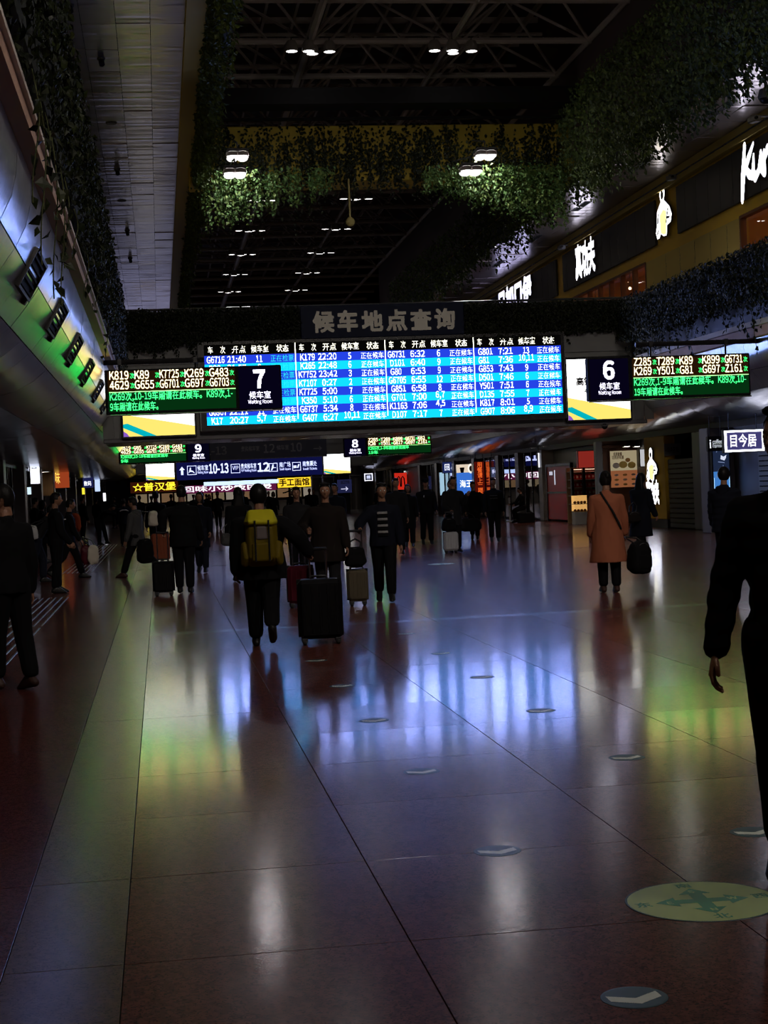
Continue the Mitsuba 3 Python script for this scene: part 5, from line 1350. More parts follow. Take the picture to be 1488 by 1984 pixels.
def person(label, x, y, face, H=1.72, legs=((4, 4), (-4, 4)), lean=0.0, arms=((6, 9, 14), (6, 9, 14)), yaw=0, nod=0, hair='short', jacket='cloth_black', legs_mat='cloth_black', shoe='shoe_black',
           hem=.05, bulk=1.0, flare=1.0, puff=0.0, hood=False, grips=(False, False), hands_to=(None, None), hi=True, eyes=False, key='person', cat_='person', group=None, hair_mat='hair_black', build=1.0, collar=True, jl=None, tl=None):
    """face: degrees counter-clockwise from walking away (+y). legs: (thigh, knee) of the left and right leg. arms: (forward swing, outward, elbow) or hands_to: wrist targets in world metres.
    hem: how far the jacket reaches below the hips as a share of H. Returns the key and the wrists in world space."""
    s = H / 1.75
    Rz = rotm('z', face)
    pel0 = np.array([0, 0, 0.0])
    feet, knees, hips = [], [], []
    for sd, (th, kn) in zip((-1, 1), legs):
        h = np.array([sd * .088 * s, 0, -.02 * s])
        k = h + .43 * s * np.array([sd * .01, math.sin(math.radians(th)), -math.cos(math.radians(th))])
        a = k + .42 * s * np.array([0, math.sin(math.radians(th - kn)), -math.cos(math.radians(th - kn))])
        hips.append(h); knees.append(k); feet.append(a)
    drop = []
    tilts = []
    for (th, kn), a in zip(legs, feet):
        tl_ = max(0.0, kn - th) * .75
        tilts.append(tl_)
        drop.append(a[2] - .085 * s - math.sin(math.radians(tl_)) * .14 * s)
    pz = -min(drop)
    up = lambda p: np.asarray(p, float) + np.array([0, 0, pz])
    hips, knees, feet = [list(map(up, q)) for q in (hips, knees, feet)]
    Rl = rotm('x', -lean)
    tor = lambda p: Rl @ (np.asarray(p, float) * s) + np.array([0, 0, pz])
    sh = [tor((sd * .180 * build, -.01, .455)) for sd in (-1, 1)]
    hc = tor((0, .02, .735)); Rh = Rl @ rotm('z', yaw) @ rotm('x', -nod)
    if lean > 25: Rh = rotm('x', -lean * .7) @ rotm('z', yaw) @ rotm('x', -nod)
    elb, wri = [], []
    base = np.array([x, y, 0.0])
    for i, sd in enumerate((-1, 1)):
        if hands_to[i] is not None:
            w = Rz.T @ (np.asarray(hands_to[i], float) - base)
            d = w - sh[i]; L1, L2 = .30 * s, .27 * s
            dist = np.linalg.norm(d)
            if dist > .995 * (L1 + L2): w = sh[i] + d / dist * .995 * (L1 + L2); d = w - sh[i]; dist = np.linalg.norm(d)
            u = d / dist; ca = (L1 ** 2 + dist ** 2 - L2 ** 2) / (2 * L1 * dist); ca = max(-1, min(1, ca))
            pref = np.array([sd * .5, -1.0, -.2]); pref -= u * (u @ pref); pref /= np.linalg.norm(pref)
            e = sh[i] + L1 * (u * ca + pref * math.sqrt(max(0, 1 - ca * ca)))
        else:
            fw, ou, el = arms[i]
            dd = lambda f: np.array([sd * math.sin(math.radians(ou)), math.sin(math.radians(f)) * math.cos(math.radians(ou)), -math.cos(math.radians(f)) * math.cos(math.radians(ou))])
            e = sh[i] + .30 * s * dd(fw); w = e + .265 * s * (dd(fw + el) * np.array([.5, 1, 1]))
        elb.append(e); wri.append(w)
    ko = numbered(key)
    W = lambda m: M3(m.vertices @ Rz.T + base, m.faces)
    lo = not hi
    B = lambda c, r: ball(c, np.asarray(r) * s, lo)
    # the body: one continuous figure under the clothes
    bm = [hull(B(tor((0, 0, .02)), (.13, .09, .09)), B(tor((0, .0, .22)), (.12, .085, .08))), hull(B(tor((0, 0, .22)), (.12, .085, .08)), B(sh[0], .05), B(sh[1], .05), B(tor((0, 0, .42)), (.12, .09, .07))),
          hull(B(tor((0, -.01, .47)), (.07, .06, .05)), B(tor((0, .0, .62)), (.05, .05, .03)))]
    for i in (0, 1):
        bm += [hull(B(hips[i], .085), B(knees[i], .052)), hull(B(knees[i], .052), B(feet[i], .036)), hull(B(sh[i], .048), B(elb[i], .036)), hull(B(elb[i], .036), B(wri[i], .026))]
        Rf = rotm('x', -tilts[i])
        bm += [hull(B(feet[i], .030), B(feet[i] + Rf @ np.array([0, .09 * s, -.050 * s]), .018), B(feet[i] + Rf @ np.array([0, -.03 * s, -.045 * s]), .025))]
    body = union(bm)
    if hi: body = man_of(tm(body, .035 * s, 6))
    body = body + xf(HEAD, Rh, hc, s)
    for i, sd in enumerate((-1, 1)):
        f = wri[i] - elb[i]; f = f / np.linalg.norm(f)
        zax = -f; xax = np.cross(np.array([0, 1.0, 0]) if abs(f[1]) < .9 else np.array([0, 0, 1.0]), zax); xax /= np.linalg.norm(xax)
        body = body + xf(HANDS[(grips[i], sd)], np.stack([xax, np.cross(zax, xax), zax], 1), wri[i], s)
    d = {'label': label, 'category': cat_}
    if group: d['group'] = group
    labels[ko] = d
    part(ko, 'body', W(tm(body)), 'skin', smooth=55)
    part(ko, 'cap' if hair == 'cap' else 'hood' if hair == 'hood' else 'hair', W(tm(xf(HAIR[hair], Rh, hc, s))), jacket if hair == 'hood' else hair_mat, smooth=50)
    if eyes:
        for e_ in EYES: part(ko, 'eye', W(sphere(hc + Rh @ (e_ * s), .0115 * s, 1)), 'eye_white', smooth=True)
    # trousers
    lw = 1.18 * build
    tr = [hull(B(tor((0, 0, .03)), (.165, .125, .08)), B(hips[0], .105 * lw), B(hips[1], .105 * lw))]
    for i in (0, 1):
        cuff = feet[i] + np.array([0, -.005, .035 * s])
        tr += [hull(B(hips[i], .105 * lw), B(knees[i], .073 * lw)), hull(B(knees[i], .073 * lw), B(cuff, (.062 * lw, .066 * lw, .03)))]
    part(ko, 'trousers', W(tm(union(tr), .05 * s if hi else .09, 5 if hi else 3)), legs_mat, smooth=True, label=tl)
    # shoes
    for i in (0, 1):
        Rf = rotm('x', -tilts[i])
        P = lambda c, r: (ball((0, 0, 0), r, lo) + np.array(c)) * s
        sm = hull(P((0, -.045, -.045), (.042, .045, .04)), P((.006 * (1 if i else -1), .13, -.055), (.046, .05, .030)), P((0, .01, .0), (.048, .052, .055)), P((0, .17, -.066), (.034, .034, .020)))
        sm = sm - Manifold.cube((1, 1, .5), True).translate((0, 0, -.25 - .084 * s))
        part(ko, 'shoe', W(tm(xf(sm, Rf, feet[i]))), shoe, smooth=40)
    # jacket or coat
    b = bulk * build * 1.08
    hz = -hem * 1.75
    lowc = lambda k: tor((0, 0, 0)) * 0 + np.array([0, math.sin(math.radians(-lean)) * 0, pz + hz * s])
    wst = tor((0, .01, .16))
    jm = [hull(B(tor((0, 0, .39)), (.17 * b, .125 * b, .09)), B(sh[0], (.070 * b, .075 * b, .055)), B(sh[1], (.070 * b, .075 * b, .055)), B(tor((0, -.015, .50)), (.085, .075, .04)), B(wst, (.158 * b, .118 * b, .08))),
          hull(B(wst, (.158 * b, .118 * b, .08)), B(tor((0, 0, 0)), (.175 * b, .128 * b, .05)))]
    th_ = np.linspace(0, 2 * np.pi, 20, endpoint=False)
    if hem > 0:
        my = (feet[0][1] + feet[1][1]) * .25 if hem > .15 else 0
        ring = lambda zz, rx, ry: np.stack([rx * s * np.cos(th_), my + ry * s * np.sin(th_), np.full(20, pz + zz * s)], 1)
        rx, ry = (.175 * b * flare, (.128 * b + (.05 if hem > .15 else 0)) * flare)
        jm += [hull(B(tor((0, 0, 0)), (.175 * b, .128 * b, .05)), ring(hz, rx, ry), ring(hz + .015, rx * 1.005, ry * 1.005))]
    for i in (0, 1):
        m_ = elb[i] + (wri[i] - elb[i]) * .93
        jm += [hull(B(sh[i], (.074 * b, .078 * b, .062)), B(elb[i], .062 * b)), hull(B(elb[i], .062 * b), B(m_, .048 * b))]
    if collar: jm += [hull(B(tor((0, -.012, .50)), (.085, .078, .035)), B(tor((0, -.008, .565)), (.070, .070, .02)))]
    if hood: jm += [hull(B(tor((-.05, -.10, .50)), (.07, .05, .06)), B(tor((.05, -.10, .50)), (.07, .05, .06)), B(tor((0, -.12, .44)), (.06, .04, .06)))]
    j = tm(union(jm), (.032 if puff else .042) * s if hi else .09, 5 if hi else 3)
    if puff:
        n_ = trimesh.Trimesh(j.vertices, j.faces, process=False).vertex_normals
        v = j.vertices.copy()
        ax = np.where(np.abs(v[:, 0]) > .2 * s, v[:, 2] * 1.0, v[:, 2])
        v += n_ * (puff * (np.abs(np.sin(ax * math.pi / .10)) - .5))[:, None]
        j = M3(v, j.faces)
    elif hi:
        v = j.vertices
        n_ = trimesh.Trimesh(v, j.faces, process=False).vertex_normals
        j = M3(v + n_ * (.014 * (meshkit.noise(v * np.array([9, 9, 5]) + x * 7) - .5))[:, None], j.faces)
    part(ko, 'coat' if hem > .15 else 'jacket', W(j), jacket, smooth=True, label=jl)
    out = lambda p: Rz @ p + base
    return ko, [out(w) for w in wri], dict(tor=lambda p: out(tor(p)), Rz=Rz, Rl=Rz @ Rl, head=out(hc), s=s)


# ------------------------------------------------------------------ luggage
def suitcase(label, x, y, face, w, d, h, mat, grip_z=None, lean=0.0, key='suitcase', group=None):
    t = thing(key, label, 'suitcase', group)
    Rz = rotm('z', face); Rl = rotm('x', lean)
    wz = .065
    W = lambda m: M3((m.vertices @ Rl.T) @ Rz.T + np.array([x, y, 0]), m.faces)
    part(t, 'shell', W(cbx(-w / 2, w / 2, -d / 2, d / 2, wz, wz + h, .045)), mat, smooth=30)
    for k in range(5):
        u = -w / 2 + w * (k + .75) / 5.5
        part(t, 'rib', W(cat([cbx(u - .014, u + .014, -d / 2 - .006, -d / 2 + .02, wz + .06, wz + h - .06, .004), cbx(u - .014, u + .014, d / 2 - .02, d / 2 + .006, wz + .06, wz + h - .06, .004)])), mat)
    part(t, 'seam', W(cat([cbx(-w / 2 - .004, w / 2 + .004, -.012, .012, wz + .02, wz + h + .003, .003)])), 'matte_black')
    for sx in (-1, 1):
        for sy in (-1, 1):
            c = np.array([sx * (w / 2 - .06), sy * (d / 2 - .055), 0])
            k = part(t, 'wheel', W(move(M3(lathe([(.0, -.018), (.028, -.018), (.032, -.008), (.032, .008), (.028, .018), (0, .018)], 14).vertices[:, [2, 0, 1]], lathe([(0, 0), (1, 0), (1, 0), (1, 0), (1, 0), (1, 0)], 14).faces), c + np.array([0, 0, .032]))), 'rubber', smooth=40)
            part(k, 'wheel_fork', W(cat([cbx(c[0] - .03, c[0] - .021, c[1] - .014, c[1] + .014, .025, wz + .01, .003), cbx(c[0] + .021, c[0] + .03, c[1] - .014, c[1] + .014, .025, wz + .01, .003), cbx(c[0] - .03, c[0] + .03, c[1] - .02, c[1] + .02, .058, wz + .012, .004)])), 'dark_grey')
    part(t, 'top_handle', W(tube([(-.09, 0, wz + h), (-.08, 0, wz + h + .03), (.08, 0, wz + h + .03), (.09, 0, wz + h)], .012, 8)), 'satin_black', smooth=50)
    if grip_z:
        g = .09
        part(t, 'pull_tube', W(tube([(-g, d / 2 - .04, wz + h - .02), (-g, d / 2 - .04, grip_z)], .010, 8)), 'chrome', smooth=40)
        part(t, 'pull_tube', W(tube([(g, d / 2 - .04, wz + h - .02), (g, d / 2 - .04, grip_z)], .010, 8)), 'chrome', smooth=40)
        part(t, 'grip', W(cbx(-g - .02, g + .02, d / 2 - .06, d / 2 - .02, grip_z - .012, grip_z + .02, .01)), 'satin_black')
    return t, W


def soft_bag(label, c, r, mat, face=0, strap=None, key='bag', cat_='bag', group=None, sag=.2, pocket=True):
    """A soft bag with sagging sides, a zip line, a pocket and straps up to a point."""
    t = thing(key, label, cat_, group)
    m = trimesh.creation.icosphere(subdivisions=3)
    v = m.vertices; p = np.sign(v) * np.abs(v) ** .62
    p[:, :2] *= (1 + sag * np.clip(-p[:, 2:], -1, 1) * .5)
    p = p * np.array(r)
    p += (meshkit.noise(p * 14 + c[0]) - .5)[:, None] * .03 * np.sign(p)
    Rz = rotm('z', face)
    W = lambda q: M3(q.vertices @ Rz.T + np.array(c), q.faces)
    part(t, 'body', W(M3(p, m.faces)), mat, smooth=True)
    if pocket:
        part(t, 'pocket', W(hullm(np.vstack([ball((sx * r[0] * .5, -r[1] * .95, sz * r[2] * .25 - r[2] * .25), (.04, .025, .04), True) for sx in (-1, 1) for sz in (-1, 1)]))), mat, smooth=40)
        part(t, 'zip', W(tube([(r[0] * .62 * math.cos(a), -r[1] * .70, r[2] * (.45 + .40 * math.sin(a))) for a in np.linspace(0, math.pi, 10)], .006, 5)), 'dark_grey')
    if strap is not None:
        for sx in (-1, 1):
            a = Rz @ np.array([sx * r[0] * .5, 0, r[2] * .85]) + np.array(c); b = np.array(strap, float)
            mid = (a + b) / 2 + Rz @ np.array([sx * .05, 0, .02])
            part(t, 'strap', tube([a, mid, b], .012, 6), 'satin_black', smooth=50)
    return t
# ------------------------------------------------------------------ the people of the photograph, from the nearest
A = lambda *p: np.array(p, float)
# right foreground man, cut by the frame
person('man in a dark padded coat, nearest of all, cut by the right edge', 2.48, 6.0, 150, 1.84, ((8, 6), (-6, 4)), 0, ((4, 15, 12), (2, 16, 10)), yaw=-30, jacket='cloth_black', hem=.13, bulk=.98, puff=.011, eyes=True, flare=1.02, build=.96, grips=(True, False))
# left edge man
person('man in black cut by the left edge of the photograph, walking towards the left', -1.36, 14.32, 40, 1.76, ((10, 6), (-6, 6)), 2, ((12, 6, 20), (-6, 8, 14)), yaw=45, hem=.06, bulk=1.06, shoe='boot_brown', eyes=True)
# standing man in black
person('man in black standing in profile at the tactile strip, white badge on chest', -1.90, 29.2, -75, 1.76, ((2, 2), (-3, 2)), 1, ((14, 6, 24), (10, 6, 26)), yaw=-10, hem=.05, bulk=1.1, eyes=True)
t = thing('badge', 'small white badge on the chest of the man standing in profile at the left', 'badge')
solid(t, cbx(-1.74, -1.70, 29.05, 29.1, 1.33, 1.35, .004), 'white_paint')
k, w, f = person('person stooping behind the standing man at the left, with a pale grey bag', -2.55, 32.9, -70, 1.66, ((24, 26), (-14, 12)), 30, ((20, 10, 40), (30, 10, 30)), jacket='cloth_charcoal', hem=.05, legs_mat='cloth_jean')
soft_bag('pale grey bag with a dark edge on the stooping person at the left', (-2.62, 32.6, 1.06), (.13, .12, .15), 'cloth_white', 20, f['tor']((.1, 0, .5)))
k, w, f = person('person walking behind the standing man at the left, carrying shopping bags', -1.98, 34.6, -85, 1.70, ((22, 8), (-20, 22)), 4, ((4, 8, 8), (16, 8, 12)), hem=.06)
for q, (m, dx) in enumerate((('case_red', .0), ('cream_bag', .14))):
    soft_bag(['red shopping bag hanging beside the standing man at the left', 'pale plastic shopping bag hanging beside the red shopping bag'][q], (-1.55 + dx, 33.0 - .1 * q, .55), (.11, .08, .2), m, 10, (-1.62, 33.1, .92), 'shopping_bag', 'bag', pocket=False)
k, w, f = person('person in black standing at the left wall beside an orange bag', -3.08, 63.7, -60, 1.78, ((3, 2), (-3, 2)), 2, ((10, 6, 30), (8, 6, 10)), hem=.06)
soft_bag('bright orange bag at the left wall in front of a standing person', (-3.28, 61.5, .85), (.24, .14, .36), 'orange_bag', 0, (-3.2, 61.8, 1.3), pocket=True)
person('person bending forwards far left beyond the tactile strip', -2.26, 59.6, -120, 1.74, ((18, 6), (4, 6)), 52, ((60, 8, 10), (70, 8, 14)), hem=.06)
k, w, f = person('short dark figure with a pale stripe across the shoulders, seen from behind at the left', -1.26, 55.5, 4, 1.62, ((3, 2), (-3, 2)), 0, ((4, 10, 12), (4, 10, 12)), jacket='cloth_navy', hem=.06)
t = thing('reflective_stripe', 'pale stripe across the shoulders of the short dark figure at the left', 'stripe')
solid(t, tube([f['tor']((-.16, -.15, .39)), f['tor']((-.08, -.165, .43)), f['tor']((.08, -.165, .43)), f['tor']((.16, -.15, .39))], .018, 6), 'white_paint')
# grey coat walker
k, w, f = person('person in a long grey hooded coat walking left with a black backpack in the hand', -.52, 33.8, 66, 1.70, ((24, 6), (-24, 20)), 4, ((10, 6, 8), (-4, 8, 10)), jacket='cloth_grey', hem=.12, hood=True, bulk=1.08, flare=1.05, shoe='boot_brown')
soft_bag('black backpack held low by the person in the grey hooded coat', (-.36, 33.5, .56), (.17, .12, .26), 'cloth_black', 30, w[1])
soft_bag('cream coloured pouch on the shoulder of the person in the grey hooded coat', (-.16, 33.7, 1.22), (.11, .12, .16), 'cream_bag', 0, f['tor']((.15, 0, .5)), pocket=False)
person('dark figure half hidden between the grey coat and the black suitcase man', -.12, 42.7, 10, 1.77, ((6, 4), (-6, 4)), 0, hem=.08)
# man with black suitcase seen from behind
k, w, f = person('broad man in a black jacket seen from behind, pulling a black suitcase at the left', .36, 27.2, -6, 1.78, ((4, 3), (-3, 3)), 2, hands_to=(A(.02, 26.95, 1.08), None), arms=((8, 8, 12), (10, 14, 20)), hem=.10, bulk=1.22, puff=.010, hair='short', grips=(True, False))
suitcase('black upright suitcase beside the broad man in the black jacket at the left', 0.0, 26.8, -4, .36, .25, .52, 'case_black', 1.06)
suitcase('brown orange suitcase behind the black upright suitcase at the left', -.04, 40.8, 0, .46, .28, .68, 'case_brown', 1.15)
person('woman with a pale mask and dark coat right behind the broad man', .84, 34.3, 170, 1.68, ((8, 4), (-10, 8)), 0, ((6, 8, 30), (6, 8, 30)), hair='bob', jacket='cloth_navy', hem=.22, flare=1.1, legs_mat='cloth_jean')
k, w, f = person('woman in a long black coat with a small handbag left of the yellow backpack', 1.46, 29.9, 6, 1.72, ((8, 5), (-8, 8)), 0, ((4, 8, 10), (4, 8, 10)), hair='long', hem=.30, flare=1.16, bulk=1.05)
soft_bag('small grey handbag hanging at the side of the woman in the long black coat', (1.20, 29.8, .82), (.10, .06, .12), 'cloth_grey', 20, (1.24, 29.85, 1.12), 'handbag', 'handbag')
# the man with the yellow backpack
k, w, f = person('man with a big yellow backpack walking away through the middle, pulling a big black suitcase', 1.05, 17.05, -4, 1.69, ((10, 6), (-10, 42)), 3, hands_to=(None, A(1.56, 17.0, 1.0)), arms=((2, 10, 10), (0, 0, 0)), hair='thick', hem=.11, bulk=1.30, build=1.14, grips=(False, True), legs_mat='cloth_black')
o = f['tor']
Rl = f['Rl']
t = thing('backpack', 'big mustard yellow hiking backpack with a brighter yellow lid on the man in the middle', 'backpack')
PB = lambda pts_, mat, nm, lab=None: part(t, nm, hullm(np.vstack([ball((0, 0, 0), r_, False) @ Rl.T + o(c_) for c_, r_ in pts_])), mat, smooth=50, label=lab)
PB([((-.10, -.22, .02), .07), ((.13, -.22, .02), .07), ((-.10, -.22, .40), .06), ((.13, -.22, .40), .06), ((-.09, -.31, .06), .05), ((.12, -.31, .06), .05), ((-.08, -.29, .36), .05), ((.11, -.29, .36), .05)], 'pack_yellow', 'main_bag')
PB([((-.12, -.21, .44), .05), ((.15, -.21, .44), .05), ((-.09, -.24, .53), .045), ((.12, -.24, .53), .045), ((-.10, -.34, .44), .035), ((.13, -.34, .43), .035)], 'pack_lid', 'lid', 'brighter yellow lid')
PB([((-.06, -.35, .03), .035), ((.09, -.35, .03), .035), ((-.06, -.36, .18), .03), ((.09, -.36, .18), .03)], 'pack_yellow', 'front_pocket')
PB([((-.02, -.345, .26), .02), ((.07, -.345, .26), .02), ((-.015, -.335, .37), .02), ((.06, -.335, .37), .02)], 'pack_mesh', 'mesh_pocket', 'grey mesh pocket')
for sx in (-.17, .20): PB([((sx, -.24, .0), .05), ((sx, -.25, .18), .045), ((sx * .9, -.29, .05), .04)], 'pack_yellow', 'side_pocket')
for u in (-.05, .10): part(t, 'strap', tube([o((u, -.385, .45)), o((u, -.375, .33)), o((u, -.395, .18)), o((u, -.39, .0))], .010, 6), 'matte_black', smooth=50)
for sx in (-1, 1): part(t, 'shoulder_strap', tube([o((sx * .12, -.17, .42)), o((sx * .13, -.05, .56)), o((sx * .15, .12, .46)), o((sx * .17, .08, .2))], .025, 6), 'matte_black', smooth=50)
part(t, 'hip_belt', tube([o((-.18, -.16, .05)), o((-.2, 0, .04)), o((-.1, .15, .04)), o((.1, .15, .04)), o((.2, 0, .04)), o((.2, -.16, .05))], .025, 6), 'matte_black', smooth=50)
suitcase('big black suitcase on four wheels pulled by the man with the yellow backpack', 1.66, 17.0, -3, .48, .30, .64, 'case_black', 1.02, group=None)
# the centre group
k, w, f = person('dark figure between the yellow backpack and the man holding the red suitcase', 2.44, 28.5, 175, 1.68, ((6, 4), (-6, 4)), 0, hem=.08, jacket='cloth_charcoal')
k, w, f = person('man in an open dark coat facing the camera, holding the handle of the red suitcase', 2.28, 21.95, 176, 1.70, ((8, 4), (-8, 8)), 0, hands_to=(None, A(1.99, 21.8, 1.11)), arms=((6, 14, 14), (0, 0, 0)), jacket='cloth_brown', hem=.16, bulk=1.25, flare=1.12, hair='short', grips=(False, True), eyes=True, legs_mat='cloth_charcoal')
suitcase('dark red suitcase half hidden behind the big black suitcase', 1.93, 22.5, 2, .38, .26, .54, 'case_red', 1.10)
# striped jumper man
k, w, f = person('man with striped jumper under a dark jacket, facing us with a beige suitcase', 3.19, 22.75, 172, 1.68, ((16, 4), (-10, 16)), 2, hands_to=(None, A(2.80, 22.45, 1.07)), arms=((4, 12, 10), (0, 0, 0)), jacket='cloth_navy', hem=.06, bulk=1.14, hair='short', grips=(False, True), eyes=True, legs_mat='cloth_black', yaw=12)
t = thing('striped_jumper', 'grey and black striped jumper of the man with the beige suitcase', 'jumper')
for q in range(8):
    z = .06 + q * .048
    part(t, 'stripe', hullm(np.vstack([ball(f['tor']((u, .158 + .012 * (1 - (u / .06) ** 2) + .001 * q, z + dz)), .008, True) for u in (-.07, 0, .07) for dz in (0, .022)])), 'grey_paint' if q % 2 else 'cloth_black')
suitcase('beige suitcase carrying a black bag, held by the striped jumper man', 2.72, 22.25, -3, .30, .23, .46, 'case_beige', 1.06)
soft_bag('black bag standing on the beige suitcase', (2.69, 22.16, .70), (.15, .10, .14), 'cloth_black', 0, (2.72, 22.3, .95), 'travel_bag', 'bag')
person('older man right behind the man in the striped jumper', 5.76, 38.5, 178, 1.82, ((6, 4), (-6, 4)), 0, hem=.10, jacket='cloth_charcoal')
person('person in a dark coat between the striped jumper man and the officer', 6.78, 43.1, 170, 1.68, ((12, 5), (-10, 14)), 0, hem=.24, flare=1.1, hair='bob')
person('officer in dark uniform with a pale collar behind the man in the open dark coat', 4.45, 40.3, 160, 1.76, ((8, 4), (-6, 6)), 0, ((6, 10, 40), (4, 22, 6)), jacket='cloth_navy', hem=.05, yaw=-10)
k, w, f = person('security officer in a cap and black uniform walking towards the camera right of the middle', 7.5, 44.4, 178, 1.80, ((8, 2), (-10, 12)), 0, ((8, 10, 36), (6, 10, 30)), hair='cap', hem=.06, bulk=1.18, jacket='cloth_black', hair_mat='cloth_black')
t = thing('badge', 'pale breast badge of the security officer in the cap', 'badge')
solid(t, hullm(np.vstack([ball(f['tor']((.07, .145, z)), .012, True) for z in (.36, .40)])), 'white_paint')
k, w, f = person('person in a dark hooded coat with a silver suitcase, right of the security officer', 7.16, 38.4, -170, 1.80, ((4, 3), (-4, 3)), 2, hands_to=(None, A(7.02, 38.1, 1.02)), arms=((40, 4, 90), (0, 0, 0)), hem=.18, jacket='cloth_charcoal', hood=True, hair='short', grips=(False, True), bulk=1.1)
suitcase('silver suitcase with a black bag on top, right of the security officer', 6.97, 37.9, -2, .36, .25, .46, 'case_silver', 1.0)
soft_bag('black bag lying on the silver suitcase', (6.93, 37.85, .70), (.17, .12, .16), 'cloth_black', 0, (7.0, 38.0, .98), 'travel_bag', 'bag')
person('dark figure directly behind the person with the silver suitcase', 8.05, 43.5, -175, 1.72, ((6, 3), (-6, 3)), 0, hem=.12)
k, w, f = person('stooping man in black carrying a dark holdall, right of the silver suitcase', 9.3, 46.5, 165, 1.70, ((14, 5), (-12, 14)), 10, ((-2, 8, 6), (14, 8, 10)), hem=.06, bulk=1.1)
soft_bag('dark grey holdall carried between the two men right of the silver suitcase', (w[1][0] + .1, w[1][1] - .1, .46), (.34, .16, .20), 'cloth_charcoal', 0, w[1], 'holdall', 'bag')
k, w, f = person('man in a black jacket with faint chest stripes, right of the stooping man', 9.36, 43.9, 170, 1.74, ((6, 3), (-8, 8)), 0, ((4, 12, 10), (4, 10, 14)), hem=.06, bulk=1.18)
t = thing('chest_stripe', 'two faint grey stripes on the chest of the man right of the stooping man', 'stripe')
for z in (.28, .36): part(t, 'stripe', hullm(np.vstack([ball(f['tor']((u, .158 - .2 * u * u, z)), .012, True) for u in (-.1, 0, .1)])), 'cloth_grey')
person('small figure sitting on a dark case by the dark glass at the right wall', 14.68, 63.2, 100, 1.66, ((78, 84), (70, 80)), 8, ((30, 6, 40), (34, 6, 40)), hem=.02)
t = thing('seat_case', 'dark box under the small sitting figure by the dark glass', 'case')
solid(t, cbx(14.45, 15.1, 62.9, 63.4, 0, .42, .03), 'cloth_charcoal')
# peach coat woman
k, w, f = person('woman in a long peach coat seen from behind, strap across her back', 6.40, 22.2, -6, 1.70, ((2, 2), (-2, 2)), 2, ((8, 8, 10), (4, 12, 10)), hair='bun', jacket='coat_peach', hem=.285, bulk=1.16, flare=1.30, shoe='boot_brown', legs_mat='cloth_black', yaw=10)
t = thing('bag_strap', 'thin dark strap running across the back of the woman in the peach coat', 'strap')
solid(t, tube([f['tor'](p) for p in ((-.10, -.085, .545), (-.03, -.158, .40), (.06, -.165, .25), (.14, -.155, .08), (.185, -.10, -.02))], .014, 6), 'matte_black', smooth=50)
soft_bag('black backpack hanging low from the hand of the woman in the peach coat', (6.80, 22.0, .50), (.17, .13, .24), 'cloth_black', 25, w[1] + A(0, 0, -.05), 'backpack', 'backpack')
k, w, f = person('woman with wavy hair in a long dark coat walking right past the glowing emblem', 9.93, 31.9, -55, 1.70, ((14, 4), (-14, 14)), 2, ((16, 8, 40), (10, 8, 20)), hair='long', jacket='cloth_navy', hem=.29, bulk=1.22, flare=1.12, puff=.006)
soft_bag('dark brown shoulder bag with two pale loops on the woman in the long dark coat', (9.66, 31.6, .84), (.17, .08, .12), 'cloth_brown', 20, (9.72, 31.7, 1.15), 'handbag', 'handbag')
# right edge, behind the foreground man
person('curly haired person in a hooded padded jacket behind the foreground man', 8.92, 24.2, -40, 1.68, ((4, 3), (-4, 3)), 0, hair='thick', hem=.12, bulk=1.24, puff=.014, hood=True, jacket='cloth_navy')

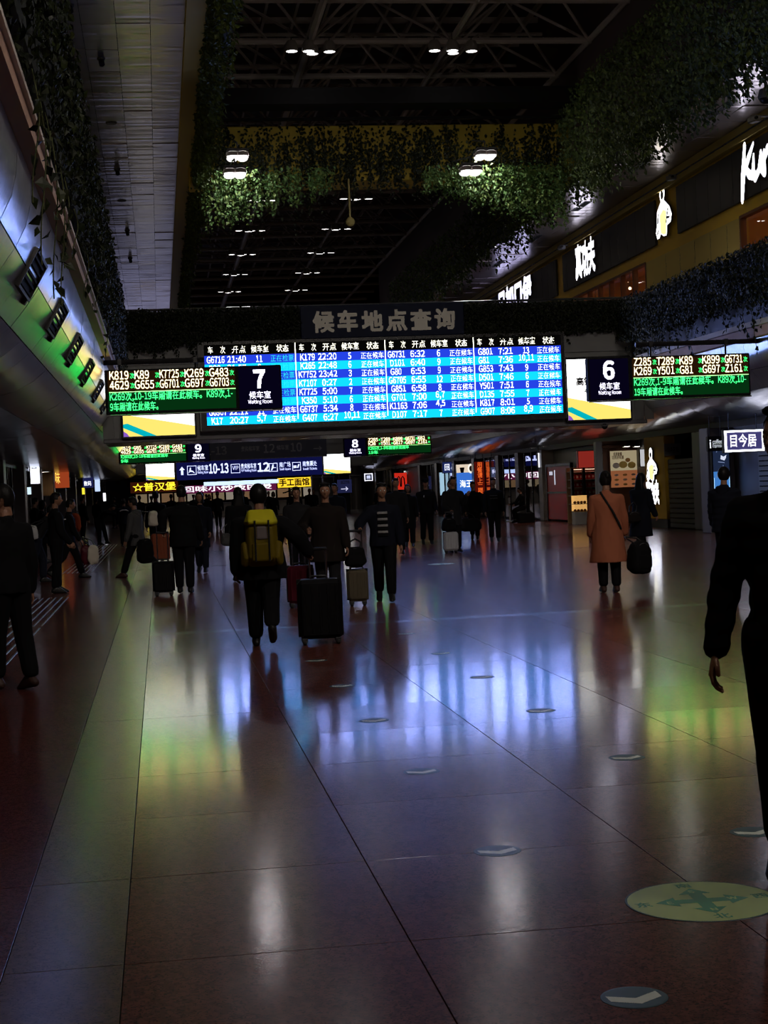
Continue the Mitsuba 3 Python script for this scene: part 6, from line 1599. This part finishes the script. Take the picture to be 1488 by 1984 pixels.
# the crowd far off: four figures, each placed several times under a key of its own
WALK = [dict(H=1.72, legs=((10, 4), (-10, 14)), hem=.06), dict(H=1.66, legs=((4, 3), (-4, 3)), hem=.22, flare=1.12, hair='bob'), dict(H=1.75, legs=((3, 2), (-3, 2)), hem=.09, bulk=1.15), dict(H=1.70, legs=((-9, 12), (11, 4)), hem=.06, jacket='cloth_charcoal', hair='cap', hair_mat='cloth_black')]
FAR = [(2.76, 77.0, 0, 175, 1.04, 'pair of far walkers on the bright strip of floor at the left, the right one'), (2.42, 79.0, 1, 170, 1.0, 'pair of far walkers on the bright strip of floor at the left, the left one'),
       (-1.0, 78.0, 2, 20, 1.0, 'far figure under the yellow characters, leftmost of the crowd'), (-.45, 84.0, 3, 10, 1.0, 'far figure under the yellow characters, second of the crowd'), (.55, 80, 0, 0, 1.02, 'far figure behind the grey hooded coat'),
       (1.2, 88, 1, 170, 1.0, 'far figure right of the grey hooded coat'), (1.9, 72, 2, 175, 1.0, 'far figure beside the masked woman'), (4.0, 84, 0, 180, 1.0, 'far figure above the small handbag'),
       (4.7, 90, 2, 185, 1.02, 'far figure below the crimson food sign, left half'), (5.4, 76, 1, 175, 1.0, 'far figure left of the yellow backpack man\'s head'), (6.4, 94, 0, 178, 1.0, 'far figure right of the yellow backpack man\'s head'),
       (6.0, 70, 3, 170, 1.0, 'far figure at the end of the crimson food sign'), (7.4, 90, 1, 176, 1.0, 'far figure below the curved neon line'), (7.9, 84, 2, 190, 1.0, 'far figure below the yellow food sign'),
       (8.9, 92, 0, 170, 1.0, 'far figure right below the yellow food sign'), (-2.6, 92, 2, 30, 1.0, 'far figure at the dark wall left of the yellow characters'), (-3.4, 86, 0, -20, 1.0, 'far figure by the left shops below the navy plate'),
       (-3.7, 48, 2, -60, 1.0, 'dark figure by the left shops behind the standing man in black'), (-3.2, 44, 1, -80, 1.0, 'dark figure at the left shops between the left edge man and the standing man'), (12.2, 84, 2, 100, 1.0, 'far figure before the shops between the officer and the red arch sign'),
       (13.2, 96, 1, 120, 1.0, 'far figure before the red arch sign'), (2.0, 96, 3, 180, 1.0, 'far figure in the middle of the crimson sign, at the counter'), (3.0, 104, 0, 10, 1.0, 'farthest figure at the food counter, left'), (5.6, 108, 2, 0, 1.0, 'farthest figure at the food counter, right')]
proto = {}
for x, y, v, face, sc, lab in FAR:
    if v not in proto:
        before = set(scene)
        k, _, _ = person(lab, 0, 0, 0, hi=False, **WALK[v])
        proto[v] = [(q[len(k):], scene[q]) for q in scene if q not in before]
        for q, d in proto[v]:
            d0 = dict(d); scene[k + q] = {**d0, 'to_world': T().translate([x, y, 0]).rotate([0, 0, 1], face).scale(sc)}
        labels[k]['group'] = None; del labels[k]['group']
        continue
    k = thing('person', lab, 'person')
    for q, d in proto[v]:
        used.add(k + q); scene[k + q] = {**d, 'to_world': T().translate([x, y, 0]).rotate([0, 0, 1], face).scale(sc)}
